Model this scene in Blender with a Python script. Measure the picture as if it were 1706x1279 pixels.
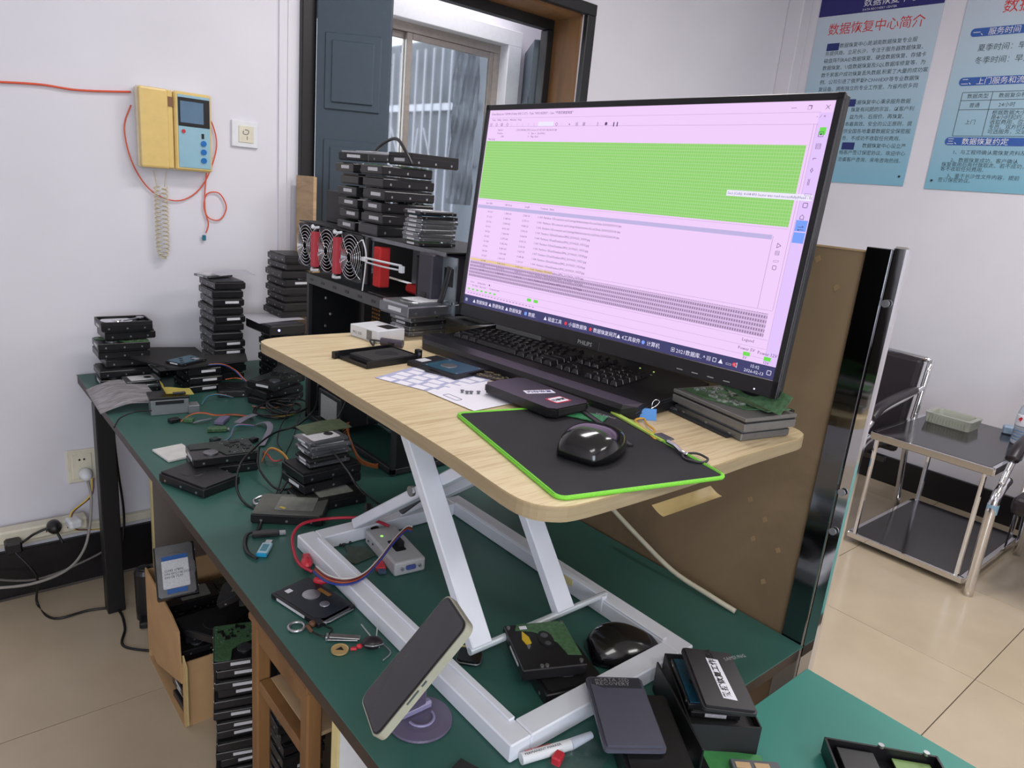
import bpy, bmesh, math, random
from mathutils import Vector, Matrix, Euler
random.seed(7)
PI = math.pi
SC = bpy.context.scene
COL = SC.collection
for o in list(bpy.data.objects): bpy.data.objects.remove(o)

# ------------------------------------------------------------------ camera
F_PX, YAW, PITCH, ROLL = 1186.0, -0.7196, 0.2672, 0.09465
CAM = Vector((0, 0, 1.476))
def _basis():
    cy, sy = math.cos(YAW), math.sin(YAW)
    f = Vector((-sy*math.cos(PITCH), cy*math.cos(PITCH), -math.sin(PITCH)))
    r0 = Vector((cy, sy, 0)); u0 = r0.cross(f)
    return r0*math.cos(ROLL)+u0*math.sin(ROLL), -r0*math.sin(ROLL)+u0*math.cos(ROLL), f
CR, CU, CF = _basis()
cd = bpy.data.cameras.new('camera'); cam = bpy.data.objects.new('camera', cd); COL.objects.link(cam)
cd.sensor_width = 36; cd.lens = F_PX/1706*36; cd.clip_start = .02
M = Matrix((CR, CU, -CF)).transposed().to_4x4(); M.translation = CAM
cam.matrix_world = M
SC.camera = cam
SC.view_settings.view_transform = 'Standard'
SC.view_settings.look = 'None'
SC.view_settings.gamma = 1
SC.view_settings.use_curve_mapping = False
SC.view_settings.exposure = 0.0
# world: bright overcast sky seen through the window
w = bpy.data.worlds.new('sky'); SC.world = w; w.use_nodes = True
bg = w.node_tree.nodes['Background']; bg.inputs[0].default_value = (.84, .90, 1, 1); bg.inputs[1].default_value = 3.2
# ceiling tube lights and added fill lights
def area(name, loc, sx, sy, power, col=(1, .97, .96), rot=(0, 0, 0)):
    l = bpy.data.lights.new(name, 'AREA'); l.shape = 'RECTANGLE'; l.size = sx; l.size_y = sy; l.energy = power; l.color = col
    o = bpy.data.objects.new(name, l); COL.objects.link(o); o.location = loc; o.rotation_euler = rot; return o
area('ceiling_tube_light', (1.35, 1.35, 2.86), 1.2, .25, 20)
area('ceiling_tube_light.001', (2.9, .3, 2.86), 1.2, .5, 34)
area('ceiling_tube_light.002', (-.6, -.9, 2.86), 1.6, .6, 24)
area('ceiling_tube_light.003', (2.2, -2.0, 2.86), 1.2, .6, 26)
area('front_daylight_fill', (-.8, -3.1, 1.6), 2.6, 1.6, 92, (.80, .89, 1), (PI/2, 0, -.25))  # cool fill added behind the camera, unseen; its window is only assumed
area('recess_fill_light', (2.1, 3.08, 2.6), .8, .25, 5)  # unseen fill added to brighten the recess and window casing

def at_z(px, py, z): return _hit(px, py, 2, z)
def at_x(px, py, x): return _hit(px, py, 0, x)
def at_y(px, py, y): return _hit(px, py, 1, y)
def _hit(px, py, a, v):
    d = CF + CR*((px-853)/F_PX) - CU*((py-639.5)/F_PX)
    return CAM + d*((v-CAM[a])/d[a])

# ------------------------------------------------------------------ materials
def lin(c):
    def g(v):
        v /= 255
        return v/12.92 if v <= .04045 else ((v+.055)/1.055)**2.4
    return (g(c[0]), g(c[1]), g(c[2]), 1)
MATS = {}
def mat(name, rgb, rough=.5, metal=0, var=.06, scale=40, bump=0, spec=.5, emit=0, trans=0, alpha=1, coat=0, stretch=None):
    if name in MATS: return MATS[name]
    m = bpy.data.materials.new(name); m.use_nodes = True
    nt = m.node_tree; b = nt.nodes['Principled BSDF']
    c = lin(rgb)
    b.inputs['Roughness'].default_value = rough; b.inputs['Metallic'].default_value = metal
    b.inputs['Specular IOR Level'].default_value = spec
    b.inputs['Transmission Weight'].default_value = trans; b.inputs['Alpha'].default_value = alpha
    b.inputs['Coat Weight'].default_value = coat
    b.inputs['Base Color'].default_value = c
    if emit:
        b.inputs['Emission Color'].default_value = c; b.inputs['Emission Strength'].default_value = emit
        b.inputs['Base Color'].default_value = (.01, .01, .01, 1)
    if var or bump:
        tc = nt.nodes.new('ShaderNodeTexCoord'); mp = nt.nodes.new('ShaderNodeMapping'); n = nt.nodes.new('ShaderNodeTexNoise')
        n.inputs['Scale'].default_value = scale; n.inputs['Detail'].default_value = 5
        if stretch: mp.inputs['Scale'].default_value = stretch
        nt.links.new(tc.outputs['Object'], mp.inputs[0]); nt.links.new(mp.outputs[0], n.inputs['Vector'])
        if var and not emit:
            r = nt.nodes.new('ShaderNodeValToRGB'); e = r.color_ramp.elements
            e[0].position = .3; e[1].position = .7
            e[0].color = tuple(x*(1-var) for x in c[:3])+(1,); e[1].color = tuple(min(1, x*(1+var)) for x in c[:3])+(1,)
            nt.links.new(n.outputs['Fac'], r.inputs[0]); nt.links.new(r.outputs[0], b.inputs['Base Color'])
        if bump:
            bp = nt.nodes.new('ShaderNodeBump'); bp.inputs['Strength'].default_value = bump; bp.inputs['Distance'].default_value = .002
            nt.links.new(n.outputs['Fac'], bp.inputs['Height']); nt.links.new(bp.outputs[0], b.inputs['Normal'])
    MATS[name] = m; return m
WALL = mat('wall_paint', (222, 220, 228), .7, var=.035, scale=2.5, bump=.05)
CEIL = mat('ceiling_paint', (228, 226, 224), .8, var=.02, scale=3)
TILE = mat('floor_tile', (188, 172, 148), .22, var=.06, scale=4)
GROUT = mat('tile_grout', (96, 84, 70), .8)
SKIRT = mat('black_skirting', (24, 22, 26), .35, var=.15, scale=8)
BLK = mat('black_plastic', (22, 22, 24), .42, var=.12)
BLK2 = mat('black_satin', (28, 27, 30), .3, var=.1)
MATTE = mat('matte_black', (34, 33, 34), .75, var=.1)
DGREY = mat('dark_grey_metal', (62, 62, 64), .45, .5, var=.12)
GREY = mat('grey_metal', (128, 130, 134), .35, .85, var=.12)
SILVER = mat('silver_metal', (186, 188, 192), .28, .9, var=.08)
CHROME = mat('chrome', (225, 225, 228), .07, 1, var=.03, scale=6, bump=.15)
WHITE = mat('white_plastic', (226, 228, 232), .4, var=.03)
IVORY = mat('ivory_plastic', (222, 216, 196), .4, var=.05)
PAPER = mat('white_paper', (236, 234, 244), .8, var=.02)
LABELM = mat('label_paper', (208, 208, 212), .6, var=.14, scale=300)
PCBG = mat('green_circuit_board', (74, 108, 74), .4, var=.35, scale=160)
PCBB = mat('blue_circuit_board', (28, 74, 96), .35, var=.2, scale=90)
COPPER = mat('gold_contacts', (190, 150, 90), .35, .8)
WOODTOP = None
RISERW = mat('white_powder_coat', (230, 233, 242), .34, var=.04, scale=12)
ROD = mat('rod_steel', (214, 222, 228), .25, .3, var=.05)
RED = mat('red_plastic', (196, 48, 62), .4)
REDF = mat('red_foam', (205, 48, 48), .9, var=.2, scale=500, bump=.4)
INK = mat('black_ink', (26, 24, 28), .8, var=0)
GLASSM = mat('clear_glass', (235, 240, 240), .05, trans=1, var=0)
CARD = mat('cardboard', (186, 148, 104), .85, var=.08, scale=12)

def nodemat(name, build, rough=.5):
    m = bpy.data.materials.new(name); m.use_nodes = True; nt = m.node_tree
    b = nt.nodes['Principled BSDF']; b.inputs['Roughness'].default_value = rough
    build(nt, b); MATS[name] = m; return m
def _wood(cols, sc, st, pos=(.25, .5, .75), bump=.15):
    def f(nt, b):
        tc = nt.nodes.new('ShaderNodeTexCoord'); mp = nt.nodes.new('ShaderNodeMapping'); mp.inputs['Scale'].default_value = st
        n = nt.nodes.new('ShaderNodeTexNoise'); n.inputs['Scale'].default_value = sc; n.inputs['Detail'].default_value = 8; n.inputs['Roughness'].default_value = .6; n.inputs['Distortion'].default_value = .6
        r = nt.nodes.new('ShaderNodeValToRGB'); e = r.color_ramp.elements
        e[0].position = pos[0]; e[0].color = lin(cols[0]); e[1].position = pos[2]; e[1].color = lin(cols[2])
        k = e.new(pos[1]); k.color = lin(cols[1])
        bp = nt.nodes.new('ShaderNodeBump'); bp.inputs['Strength'].default_value = bump; bp.inputs['Distance'].default_value = .001
        L = nt.links.new
        L(tc.outputs['Object'], mp.inputs[0]); L(mp.outputs[0], n.inputs['Vector']); L(n.outputs['Fac'], r.inputs[0]); L(r.outputs[0], b.inputs['Base Color'])
        L(n.outputs['Fac'], bp.inputs['Height']); L(bp.outputs[0], b.inputs['Normal'])
    return f
WOODTOP = nodemat('light_oak_laminate', _wood(((184, 156, 116), (216, 196, 156), (228, 212, 176)), 9, (1, 16, 1)), .45)
WOODEDGE = nodemat('oak_edge_band', _wood(((206, 184, 146), (220, 200, 162), (228, 210, 176)), 6, (1, 1, 30)), .5)
PLY = nodemat('old_plywood', _wood(((92, 74, 54), (124, 102, 76), (146, 122, 94)), 3.2, (1, 1, .8), (.25, .5, .8)), .7)
PLY2 = nodemat('pale_plywood', _wood(((160, 132, 100), (186, 156, 120), (200, 172, 134)), 5, (1, 1, 6)), .6)
BROWNW = nodemat('brown_wood', _wood(((84, 56, 30), (120, 84, 48), (146, 106, 62)), 6, (1, 1, .2)), .55)
GREEN = mat('green_desk_mat', (52, 96, 87), .42, var=.06, scale=5, bump=.03)
DEDGE = mat('desk_edge', (58, 44, 36), .5, var=.2, scale=14)
LENC = mat('leatherette_black', (34, 28, 34), .38, var=.1, scale=120, bump=.2)
BLUEDOOR = mat('slate_blue_paint', (62, 76, 88), .42, var=.04)

# ------------------------------------------------------------------ mesh helpers
def T(x=0, y=0, z=0): return Matrix.Translation((x, y, z))
def RX(a): return Matrix.Rotation(a, 4, 'X')
def RY(a): return Matrix.Rotation(a, 4, 'Y')
def RZ(a): return Matrix.Rotation(a, 4, 'Z')
def box(bm, c, s, bev=0, m=None, seg=1):
    g = bmesh.ops.create_cube(bm, size=1)['verts']
    mm = T(*c) @ Matrix.Diagonal((s[0], s[1], s[2], 1))
    bmesh.ops.transform(bm, matrix=mm, verts=g)
    if bev:
        es = list({e for v in g for e in v.link_edges})
        r = bmesh.ops.bevel(bm, geom=es, offset=bev, segments=seg, affect='EDGES', profile=.5)
        g = list({v for f in r['faces'] for v in f.verts} | {v for v in g if v.is_valid})
    if m is not None: bmesh.ops.transform(bm, matrix=m, verts=g)
    return g
def cyl(bm, p, q, r, n=16, r2=None):
    p = Vector(p); q = Vector(q); d = q-p
    mm = T(*((p+q)/2)) @ d.to_track_quat('Z', 'Y').to_matrix().to_4x4()
    bmesh.ops.create_cone(bm, cap_ends=True, segments=n, radius1=r, radius2=r if r2 is None else r2, depth=d.length, matrix=mm)
def prism(bm, poly, z0, z1, m=None):
    lo = [bm.verts.new((x, y, z0)) for x, y in poly]; hi = [bm.verts.new((x, y, z1)) for x, y in poly]
    n = len(poly)
    bm.faces.new(lo[::-1]); bm.faces.new(hi)
    for i in range(n): bm.faces.new((lo[i], lo[(i+1) % n], hi[(i+1) % n], hi[i]))
    if m is not None: bmesh.ops.transform(bm, matrix=m, verts=lo+hi)
def ball(bm, c, s, u=24, v=14, m=None):
    g = bmesh.ops.create_uvsphere(bm, u_segments=u, v_segments=v, radius=1)['verts']
    bmesh.ops.transform(bm, matrix=(m or Matrix()) @ T(*c) @ Matrix.Diagonal((s[0], s[1], s[2], 1)), verts=g)
    return g
def spline(pts, k=6, closed=False):
    P = [Vector(p) for p in pts]; n = len(P); out = []
    rng = n if closed else n-1
    for i in range(rng):
        if closed: a, b, c, d = P[i-1], P[i], P[(i+1) % n], P[(i+2) % n]
        else: a, b, c, d = P[max(i-1, 0)], P[i], P[i+1], P[min(i+2, n-1)]
        for j in range(k):
            t = j/k
            out.append(.5*((2*b)+(c-a)*t+(2*a-5*b+4*c-d)*t*t+(-a+3*b-3*c+d)*t**3))
    if not closed: out.append(P[-1])
    return out
def tube(bm, pts, r, n=6, closed=False, smooth=True, k=6, flat=None):
    P = spline(pts, k, closed) if smooth else [Vector(p) for p in pts]
    rings = []; N = len(P); up = None
    for i, p in enumerate(P):
        if closed: t = P[(i+1) % N]-P[i-1]
        else: t = P[min(i+1, N-1)]-P[max(i-1, 0)]
        if t.length < 1e-9: t = Vector((0, 0, 1))
        t.normalize()
        if up is None:
            up = Vector((0, 0, 1)) if abs(t.z) < .9 else Vector((1, 0, 0))
        s = t.cross(up)
        if s.length < 1e-6: s = t.cross(Vector((.3, .8, .5)))
        s.normalize(); up = s.cross(t).normalized()
        a, b = (r, r) if flat is None else (flat, r)
        rings.append([bm.verts.new(p+s*(a*math.cos(2*PI*j/n))+up*(b*math.sin(2*PI*j/n))) for j in range(n)])
    for i in range(N if closed else N-1):
        A, B = rings[i], rings[(i+1) % N]
        for j in range(n): bm.faces.new((A[j], A[(j+1) % n], B[(j+1) % n], B[j]))
    if not closed: bm.faces.new(rings[0][::-1]); bm.faces.new(rings[-1])
def lathe(bm, prof, n=24, c=(0, 0, 0)):
    R = []
    for r, z in prof: R.append([bm.verts.new((c[0]+r*math.cos(2*PI*j/n), c[1]+r*math.sin(2*PI*j/n), c[2]+z)) for j in range(n)])
    for A, B in zip(R, R[1:]):
        for j in range(n): bm.faces.new((A[j], A[(j+1) % n], B[(j+1) % n], B[j]))
    bm.faces.new(R[0][::-1]); bm.faces.new(R[-1])
def rrect(w, h, r, n=5, cx=0, cy=0):
    out = []
    for sx, sy, a in ((1, 1, 0), (-1, 1, 90), (-1, -1, 180), (1, -1, 270)):
        for i in range(n+1):
            t = math.radians(a+90*i/n); out.append((cx+sx*(w/2-r)+r*math.cos(t), cy+sy*(h/2-r)+r*math.sin(t)))
    return out
def mesh(bm, name, m, smooth=False):
    bmesh.ops.recalc_face_normals(bm, faces=bm.faces)
    me = bpy.data.meshes.new(name); bm.to_mesh(me); bm.free(); me.materials.append(m)
    if smooth:
        for p in me.polygons: p.use_smooth = True
    return me
def link(name, me, parent=None, mtx=None):
    o = bpy.data.objects.new(name, me); COL.objects.link(o)
    if parent is not None: o.parent = parent
    if mtx is not None: o.matrix_basis = mtx
    return o
def part(name, fn, m, parent, smooth=False, label=None, kind=None, mtx=None):
    bm = bmesh.new(); fn(bm); o = link(name, mesh(bm, name, m, smooth), parent, mtx)
    if label: o['label'] = label
    if kind: o['kind'] = kind
    return o
def thing(name, label, cat, loc=(0, 0, 0), rz=0, group=None, mtx=None):
    o = bpy.data.objects.new(name, None); COL.objects.link(o); o.empty_display_size = .05
    if mtx is not None: o.matrix_world = mtx
    else: o.location = loc; o.rotation_euler = (0, 0, rz)
    o['label'] = label; o['category'] = cat
    if group: o['group'] = group
    return o
def solo(name, label, cat, fn, m, loc=(0, 0, 0), rz=0, group=None, smooth=False, mtx=None):
    bm = bmesh.new(); fn(bm); o = link(name, mesh(bm, name, m, smooth))
    if mtx is not None: o.matrix_world = mtx
    else: o.location = loc; o.rotation_euler = (0, 0, rz)
    o['label'] = label; o['category'] = cat
    if group: o['group'] = group
    return o
def struct(name, fn, m, smooth=False):
    bm = bmesh.new(); fn(bm); o = link(name, mesh(bm, name, m, smooth)); o['kind'] = 'structure'; return o
def copy_tree(o, parent=None):
    c = o.copy(); COL.objects.link(c)
    if parent is not None: c.parent = parent
    for ch in [x for x in o.children]: copy_tree(ch, c)
    return c
_txt = {}
def text_mesh(s, size, align='LEFT', bold=0, spacing=1):
    k = (s, size, align, bold, spacing)
    if k in _txt: return _txt[k].copy()
    c = bpy.data.curves.new('lettering', 'FONT'); c.body = s; c.size = size; c.align_x = align; c.resolution_u = 1; c.offset = bold; c.space_line = spacing
    o = bpy.data.objects.new('lettering', c); COL.objects.link(o)
    bpy.context.view_layer.update()
    me = bpy.data.meshes.new_from_object(o.evaluated_get(bpy.context.evaluated_depsgraph_get()))
    bpy.data.objects.remove(o); _txt[k] = me; return me.copy()
def text(s, size, m, parent, mtx, name='lettering', align='LEFT', bold=0, spacing=1, label=None):
    me = text_mesh(s, size, align, bold, spacing); me.materials.clear(); me.materials.append(m)
    o = link(name, me, parent, mtx)
    if label: o['label'] = label
    return o
def quadfit(pts, z):
    """four corner pixels (along the long side: p0->p1) laid on the plane at height z: centre, heading, length, width"""
    w4 = [at_z(px, py, z) for px, py in pts]
    c = sum(w4, Vector())/4; a = ((w4[1]-w4[0])+(w4[2]-w4[3]))/2; b = ((w4[3]-w4[0])+(w4[2]-w4[1]))/2
    return c, math.atan2(a.y, a.x), a.length, b.length

# ================================================================== ROOM
DZ = .756          # desk height
YW = 2.64          # back wall
XW = 4.33          # poster wall
X0, Y0, ZC = -2.2, -3.2, 2.92
# floor
fl = struct('floor', lambda bm: box(bm, ((X0+XW)/2, (Y0+YW)/2, -.03), (XW-X0, YW-Y0, .05)), GROUT)
bmt = bmesh.new(); P_ = .705; box(bmt, (0, 0, -.004), (P_-.003, P_-.003, .008), .0006)
tm = mesh(bmt, 'tile', TILE)
xs = [1.26+P_*i for i in range(-6, 6)]; ys = [.497+P_*i for i in range(-6, 5)]
for x in xs:
    for y in ys:
        x0, x1, y0, y1 = max(x, X0), min(x+P_, XW), max(y, Y0), min(y+P_, YW)
        if x1-x0 < .03 or y1-y0 < .03: continue
        t = link('tile', tm, fl); t.location = ((x0+x1)/2, (y0+y1)/2, 0); t.scale = ((x1-x0)/P_, (y1-y0)/P_, 1)
struct('ceiling', lambda bm: box(bm, ((X0+XW)/2, (Y0+YW)/2, ZC+.05), (XW-X0+.5, YW-Y0+.5, .1)), CEIL)
# back wall with the opening X 1.21..2.46, up to z 2.20
OX0, OX1, OZ = 1.205, 2.545, 2.285
def wb(bm):
    box(bm, ((X0+OX0)/2, YW+.12, ZC/2), (OX0-X0, .24, ZC))
    box(bm, ((OX1+XW)/2, YW+.12, ZC/2), (XW-OX1, .24, ZC))
    box(bm, ((OX0+OX1)/2, YW+.12, (OZ+ZC)/2), (OX1-OX0, .24, ZC-OZ))
struct('wall_back', wb, WALL)
struct('wall_right', lambda bm: box(bm, (XW+.1, (Y0+YW)/2, ZC/2), (.2, YW-Y0+.5, ZC)), WALL)
struct('wall_left', lambda bm: box(bm, (X0-.1, (Y0+YW)/2, ZC/2), (.2, YW-Y0+.5, ZC)), WALL)
struct('wall_front', lambda bm: box(bm, ((X0+XW)/2, Y0-.1, ZC/2), (XW-X0+.5, .2, ZC)), WALL)
struct('trim_1', lambda bm: (box(bm, (1.118, YW-.006, 1.4), (.014, .012, 2.8)), box(bm, (1.096, YW-.004, 1.4), (.03, .008, 2.8))), WALL)
struct('trim_2', lambda bm: box(bm, (XW-.05, YW-.05, ZC/2), (.1, .1, ZC), .004), WALL)
struct('baseboard_back', lambda bm: box(bm, ((X0+1.08)/2, YW-.009, .085), (1.08-X0, .018, .17), .003), SKIRT)
struct('baseboard_right', lambda bm: box(bm, (XW-.009, -.25, .08), (.018, 5.7, .16), .003), SKIRT)
struct('trim_3', lambda bm: box(bm, ((X0+1.0)/2, YW-.012, .205), (1.0-X0, .024, .03), .003), IVORY)
# door frame (black) and brown reveals
door = struct('door_1', lambda bm: (box(bm, (OX0-.02, YW-.01, 1.12), (.055, .03, 2.24), .003)), BLK)
def pk(bm):
    box(bm, (OX1+.027, YW-.012, OZ/2), (.054, .03, OZ-.006), .003)
    box(bm, ((OX0+OX1)/2+.004, YW-.013, OZ+.022), (OX1-OX0+.10, .03, .05), .003)
part('frame', pk, BLK, door)
def pk2(bm):
    box(bm, (OX1-.028, YW+.215, 1.115), (.045, .05, 2.225), .003); box(bm, ((OX0+OX1)/2, YW+.216, 2.256), (OX1-OX0-.012, .05, .053), .003); box(bm, (OX0+.02, YW+.215, 1.115), (.04, .05, 2.225), .003)
part('inner_frame', pk2, BLK, door)
def jb(bm):
    box(bm, (OX1-.004, YW+.11, OZ/2), (.012, .20, OZ), .001); box(bm, ((OX0+OX1)/2, YW+.11, OZ-.004), (OX1-OX0, .20, .012), .001)
part('jamb', jb, BROWNW, door, label='brown wooden door jamb')
def leafm(bm, W, H, t=.035):
    box(bm, (W/2, 0, H/2), (W, t, H), .003)
def panels(bm, W, H, t=.035):
    for z0, z1 in ((H-.52, H-.26), (H-.98, H-.62), (H-1.65, H-1.08)):
        for s in (-1, 1):
            pw = W-.06; zc = (z0+z1)/2; hh = z1-z0
            yb = s*(t/2+.001)
            for d, ww, h2, th in ((0, pw, hh, .010), (0, pw-.05, hh-.05, .022)):
                box(bm, (W/2, yb, zc), (ww, th, h2), .0045)
lf = part('door_leaf', lambda bm: leafm(bm, .262, 2.19), BLUEDOOR, door, mtx=T(OX0+.008, YW-.03, .02) @ RZ(math.radians(-38)))
part('raised_panel', lambda bm: panels(bm, .262, 2.19), BLUEDOOR, lf)
lf2 = part('door_leaf', lambda bm: leafm(bm, .40, 2.17), BLUEDOOR, door, mtx=T(2.50, YW+.262, .02) @ RZ(math.radians(56)))
part('raised_panel', lambda bm: panels(bm, .40, 2.17), BLUEDOOR, lf2)
# recess behind the opening, window plane at Y = 3.3
WY = 3.3
WX0, WX1, WZ0, WZ1 = 1.3, 2.56, .95, 2.20
def rec(bm):
    box(bm, (.95, 3.17, 1.4), (.1, .57, 3.0)); box(bm, (3.05, 3.17, 1.4), (.1, .57, 3.0))
    box(bm, (2.0, 3.17, 2.72), (2.2, .57, .1)); box(bm, (2.0, 3.17, -.05), (2.2, .57, .1))
    box(bm, ((.95+WX0-.06)/2, WY+.06, 1.4), (WX0-.06-.95, .2, 3)); box(bm, ((WX1+.06+3.0)/2, WY+.06, 1.4), (3.0-WX1-.06, .2, 3))
    box(bm, ((WX0+WX1)/2, WY+.061, (WZ1+.06+2.7)/2), (WX1-WX0+.118, .2, 2.7-WZ1-.06)); box(bm, ((WX0+WX1)/2, WY+.061, (WZ0)/2-.02), (WX1-WX0+.118, .2, WZ0-.04))
struct('wall_recess', rec, WALL)
def casing(bm):
    for a, b, c, d in ((WX0-.06, WX1+.09, WZ1, WZ1+.075), (WX1, WX1+.09, WZ0, WZ1), (WX0-.06, WX0, WZ0, WZ1), (WX0-.06, WX1+.09, WZ0-.06, WZ0)):
        box(bm, ((a+b)/2, WY-.05, (c+d)/2), (b-a, .1, d-c), .002)
struct('trim_4', casing, WHITE)
win = bpy.data.objects.new('window_1', None); COL.objects.link(win); win['kind'] = 'structure'; win.location = (0, 0, 0)
ALU = mat('aluminium', (176, 168, 160), .4, .6, var=.08)
def wf(bm):
    box(bm, ((WX0+WX1)/2, WY, WZ1-.02), (WX1-WX0, .06, .04)); box(bm, ((WX0+WX1)/2, WY, WZ0+.02), (WX1-WX0, .06, .04))
    box(bm, (WX1-.02, WY, (WZ0+WZ1)/2), (.04, .058, WZ1-WZ0-.081)); box(bm, (WX0+.02, WY, (WZ0+WZ1)/2), (.04, .058, WZ1-WZ0-.081))
part('window_frame', wf, ALU, win)
for (a, b, y) in ((WX0+.02, 2.015, WY+.012), (1.985, WX1-.03, WY-.012)):
    def sash(bm):
        for s, t_ in ((a+.016, 1), (b-.016, 1)): box(bm, (s, y, (WZ0+WZ1)/2), (.032, .022, WZ1-WZ0-.08), .002)
        for z in (WZ0+.055, WZ1-.055): box(bm, ((a+b)/2, y, z), (b-a-.066, .021, .03), .002)
    sa = part('sash', sash, ALU, win)
    part('pane', lambda bm: box(bm, ((a+b)/2, y, (WZ0+WZ1)/2), (b-a-.05, .004, WZ1-WZ0-.11)), GLASSM, sa)
# security grille outside
gr = thing('security_grille', 'white metal security grille with upright bars outside the window', 'grille', (3.2, 4.5, 0))
BARM = mat('white_bar_paint', (160, 160, 166), .4, var=.03)
for i in range(12):
    part('bar', lambda bm: cyl(bm, (0, 0, .7), (0, 0, 2.43), .009, 8), BARM, gr, True, mtx=T(0, .03+i*.118, 0))
for z, h in ((2.015, .05), (1.60, .03), (.75, .04)):
    part('rail', lambda bm: box(bm, (.012, .62, z), (.014, 1.5, h)), BARM, gr)
for i in range(4):
    part('brace', lambda bm: cyl(bm, (-.012, .1+i*.24, 1.62), (-.012, .16+i*.24+(.06 if i % 2 else -.1), 1.86), .006, 6), BARM, gr)
part('grey_backing', lambda bm: box(bm, (.08, .55, 1.25), (.05, 2.7, 2.52)), mat('grey_sheet_metal', (84, 86, 92), .5, .2, var=.3, scale=2.5), gr, label='grey sheet backing')
def sheetm(bm):
    n = 14
    g = [[bm.verts.new((2.33+i*.17/n, .008*math.sin(i*2.1+j*.7)+.006*math.sin(j*1.9+i), 1.36+j*.80/n)) for i in range(n+1)] for j in range(n+1)]
    for j in range(n):
        for i in range(n): bm.faces.new((g[j][i], g[j][i+1], g[j+1][i+1], g[j+1][i]))
    bmesh.ops.solidify(bm, geom=bm.faces[:], thickness=.001)
FOIL = mat('silver_film', (176, 178, 184), .35, .25, var=.25, scale=5, bump=.6)
solo('reflective_film', 'crinkled silver film hung behind the right window pane', 'film', sheetm, FOIL, (0, 3.36, 0), smooth=True)

# ---- posters on the right wall
def poster_frame(yleft, zb): # local x -> -Y, y -> Z, z -> -X
    m = Matrix(((0, 0, -1, XW-.004), (-1, 0, 0, yleft), (0, 1, 0, zb), (0, 0, 0, 1)))
    return m
def gradmat(name, lo, hi, h):
    def f(nt, b):
        tc = nt.nodes.new('ShaderNodeTexCoord'); sx = nt.nodes.new('ShaderNodeSeparateXYZ'); mr = nt.nodes.new('ShaderNodeMapRange')
        mr.inputs['From Min'].default_value = 0; mr.inputs['From Max'].default_value = h
        r = nt.nodes.new('ShaderNodeValToRGB'); e = r.color_ramp.elements; e[0].color = lin(lo); e[1].color = lin(hi)
        L = nt.links.new; L(tc.outputs['Object'], sx.inputs[0]); L(sx.outputs['Y'], mr.inputs['Value']); L(mr.outputs[0], r.inputs[0]); L(r.outputs[0], b.inputs['Base Color'])
    return nodemat(name, f, .3)
PGR = gradmat('poster_print_blue', (124, 178, 200), (196, 208, 222), .95)
NAVY = mat('poster_navy', (38, 36, 110), .4, var=.05)
REDINK = mat('poster_red', (206, 52, 50), .5, var=0)
TXI = mat('poster_text', (60, 78, 84), .7, var=0)
BLUEP = mat('poster_pill', (52, 92, 168), .4, var=.05)
NAVY2 = mat('poster_patch', (32, 48, 112), .5, var=0)
p1 = thing('wall_poster', 'pale blue wall poster with violet header band and red Chinese title, left of the two', 'poster', mtx=poster_frame(2.482, 1.687), group=None)
part('sheet', lambda bm: box(bm, (.3475, .53, 0), (.695, 1.06, .004)), PGR, p1)
part('header_band', lambda bm: box(bm, (.3475, .996, .0025), (.695, .128, .001)), NAVY, p1, label='violet header band')
text('数据恢复中心', .05, WHITE, p1, T(.26, .965, .0034)); text('DATA RECOVERY CENTER', .016, WHITE, p1, T(.26, .94, .0034))
text('数据恢复中心简介', .068, REDINK, p1, T(.075, .832, .0026))
for s, x, y in (('数据恢复中心是湖南数据恢复专业服', .165, 0), ('务提供商，立足长沙，专注于服务器数据恢复、', .085, 1), ('磁盘阵列RAID数据恢复、硬盘数据恢复、存储卡', .085, 2),
                ('数据恢复、U盘数据恢复及SQL数据库修复等，为', .085, 3), ('数千家客户成功恢复丢失数据,积累了大量的成功案', .085, 4), ('例。公司引进了俄罗斯PC3000EXP等专业数据恢', .085, 5),
                ('复设备，拥有独立的专业工作室，为省内很多同', .085, 6), ('行提供技术服务。', .085, 7), ('数据恢复中心秉承服务数据', .31, 8), ('恢复有问题的宗旨，以客户利', .31, 9),
                ('益为先，后报价，再恢复。', .31, 10), ('本着高效、安全的公正原则，提', .29, 11), ('供全国各地重要数据安全保密服', .29, 12), ('务，不成功不收取任何费用。', .29, 13),
                ('数据恢复中心设立严', .42, 14), ('格客户签订保密协议，欢迎中心', .29, 15), ('洽谈客户咨询，来电咨询热线。', .29, 16)):
    text(s, .0272, TXI, p1, T(x, .755-y*.0395, .0026))
for x, y in ((.088, .748), (.255, .434), (.30, .195)):
    part('blue_patch', lambda bm: box(bm, (x+.037, y+.013, .003), (.074, .04, .001)), NAVY2, p1)
part('nail', lambda bm: cyl(bm, (.665, .05, 0), (.665, .05, .006), .006, 8), DGREY, p1)
p2 = thing('wall_poster', 'pale blue wall poster with blue pill headings and a ruled table, at the right edge', 'poster', mtx=poster_frame(1.673, 1.680))
part('sheet', lambda bm: box(bm, (.3475, .53, 0), (.695, 1.06, .004)), PGR, p2)
text('数据恢复服务', .07, REDINK, p2, T(.17, .865, .0026))
for i, (s, y) in enumerate((('一、服务时间', .765), ('二、上门服务和流程', .53), ('三、数据恢复约定', .235))):
    part('heading_pill', lambda bm: prism(bm, rrect(.30+.04*i, .04, .018, 4, .2+.02*i, y+.013), .002, .0032), BLUEP, p2, label='blue heading bar')
    text(s, .036, WHITE, p2, T(.06, y, .0036))
text('夏季时间：早上8:30', .036, TXI, p2, T(.10, .69, .0026)); text('冬季时间：早上9:00', .036, TXI, p2, T(.10, .63, .0026))
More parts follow.
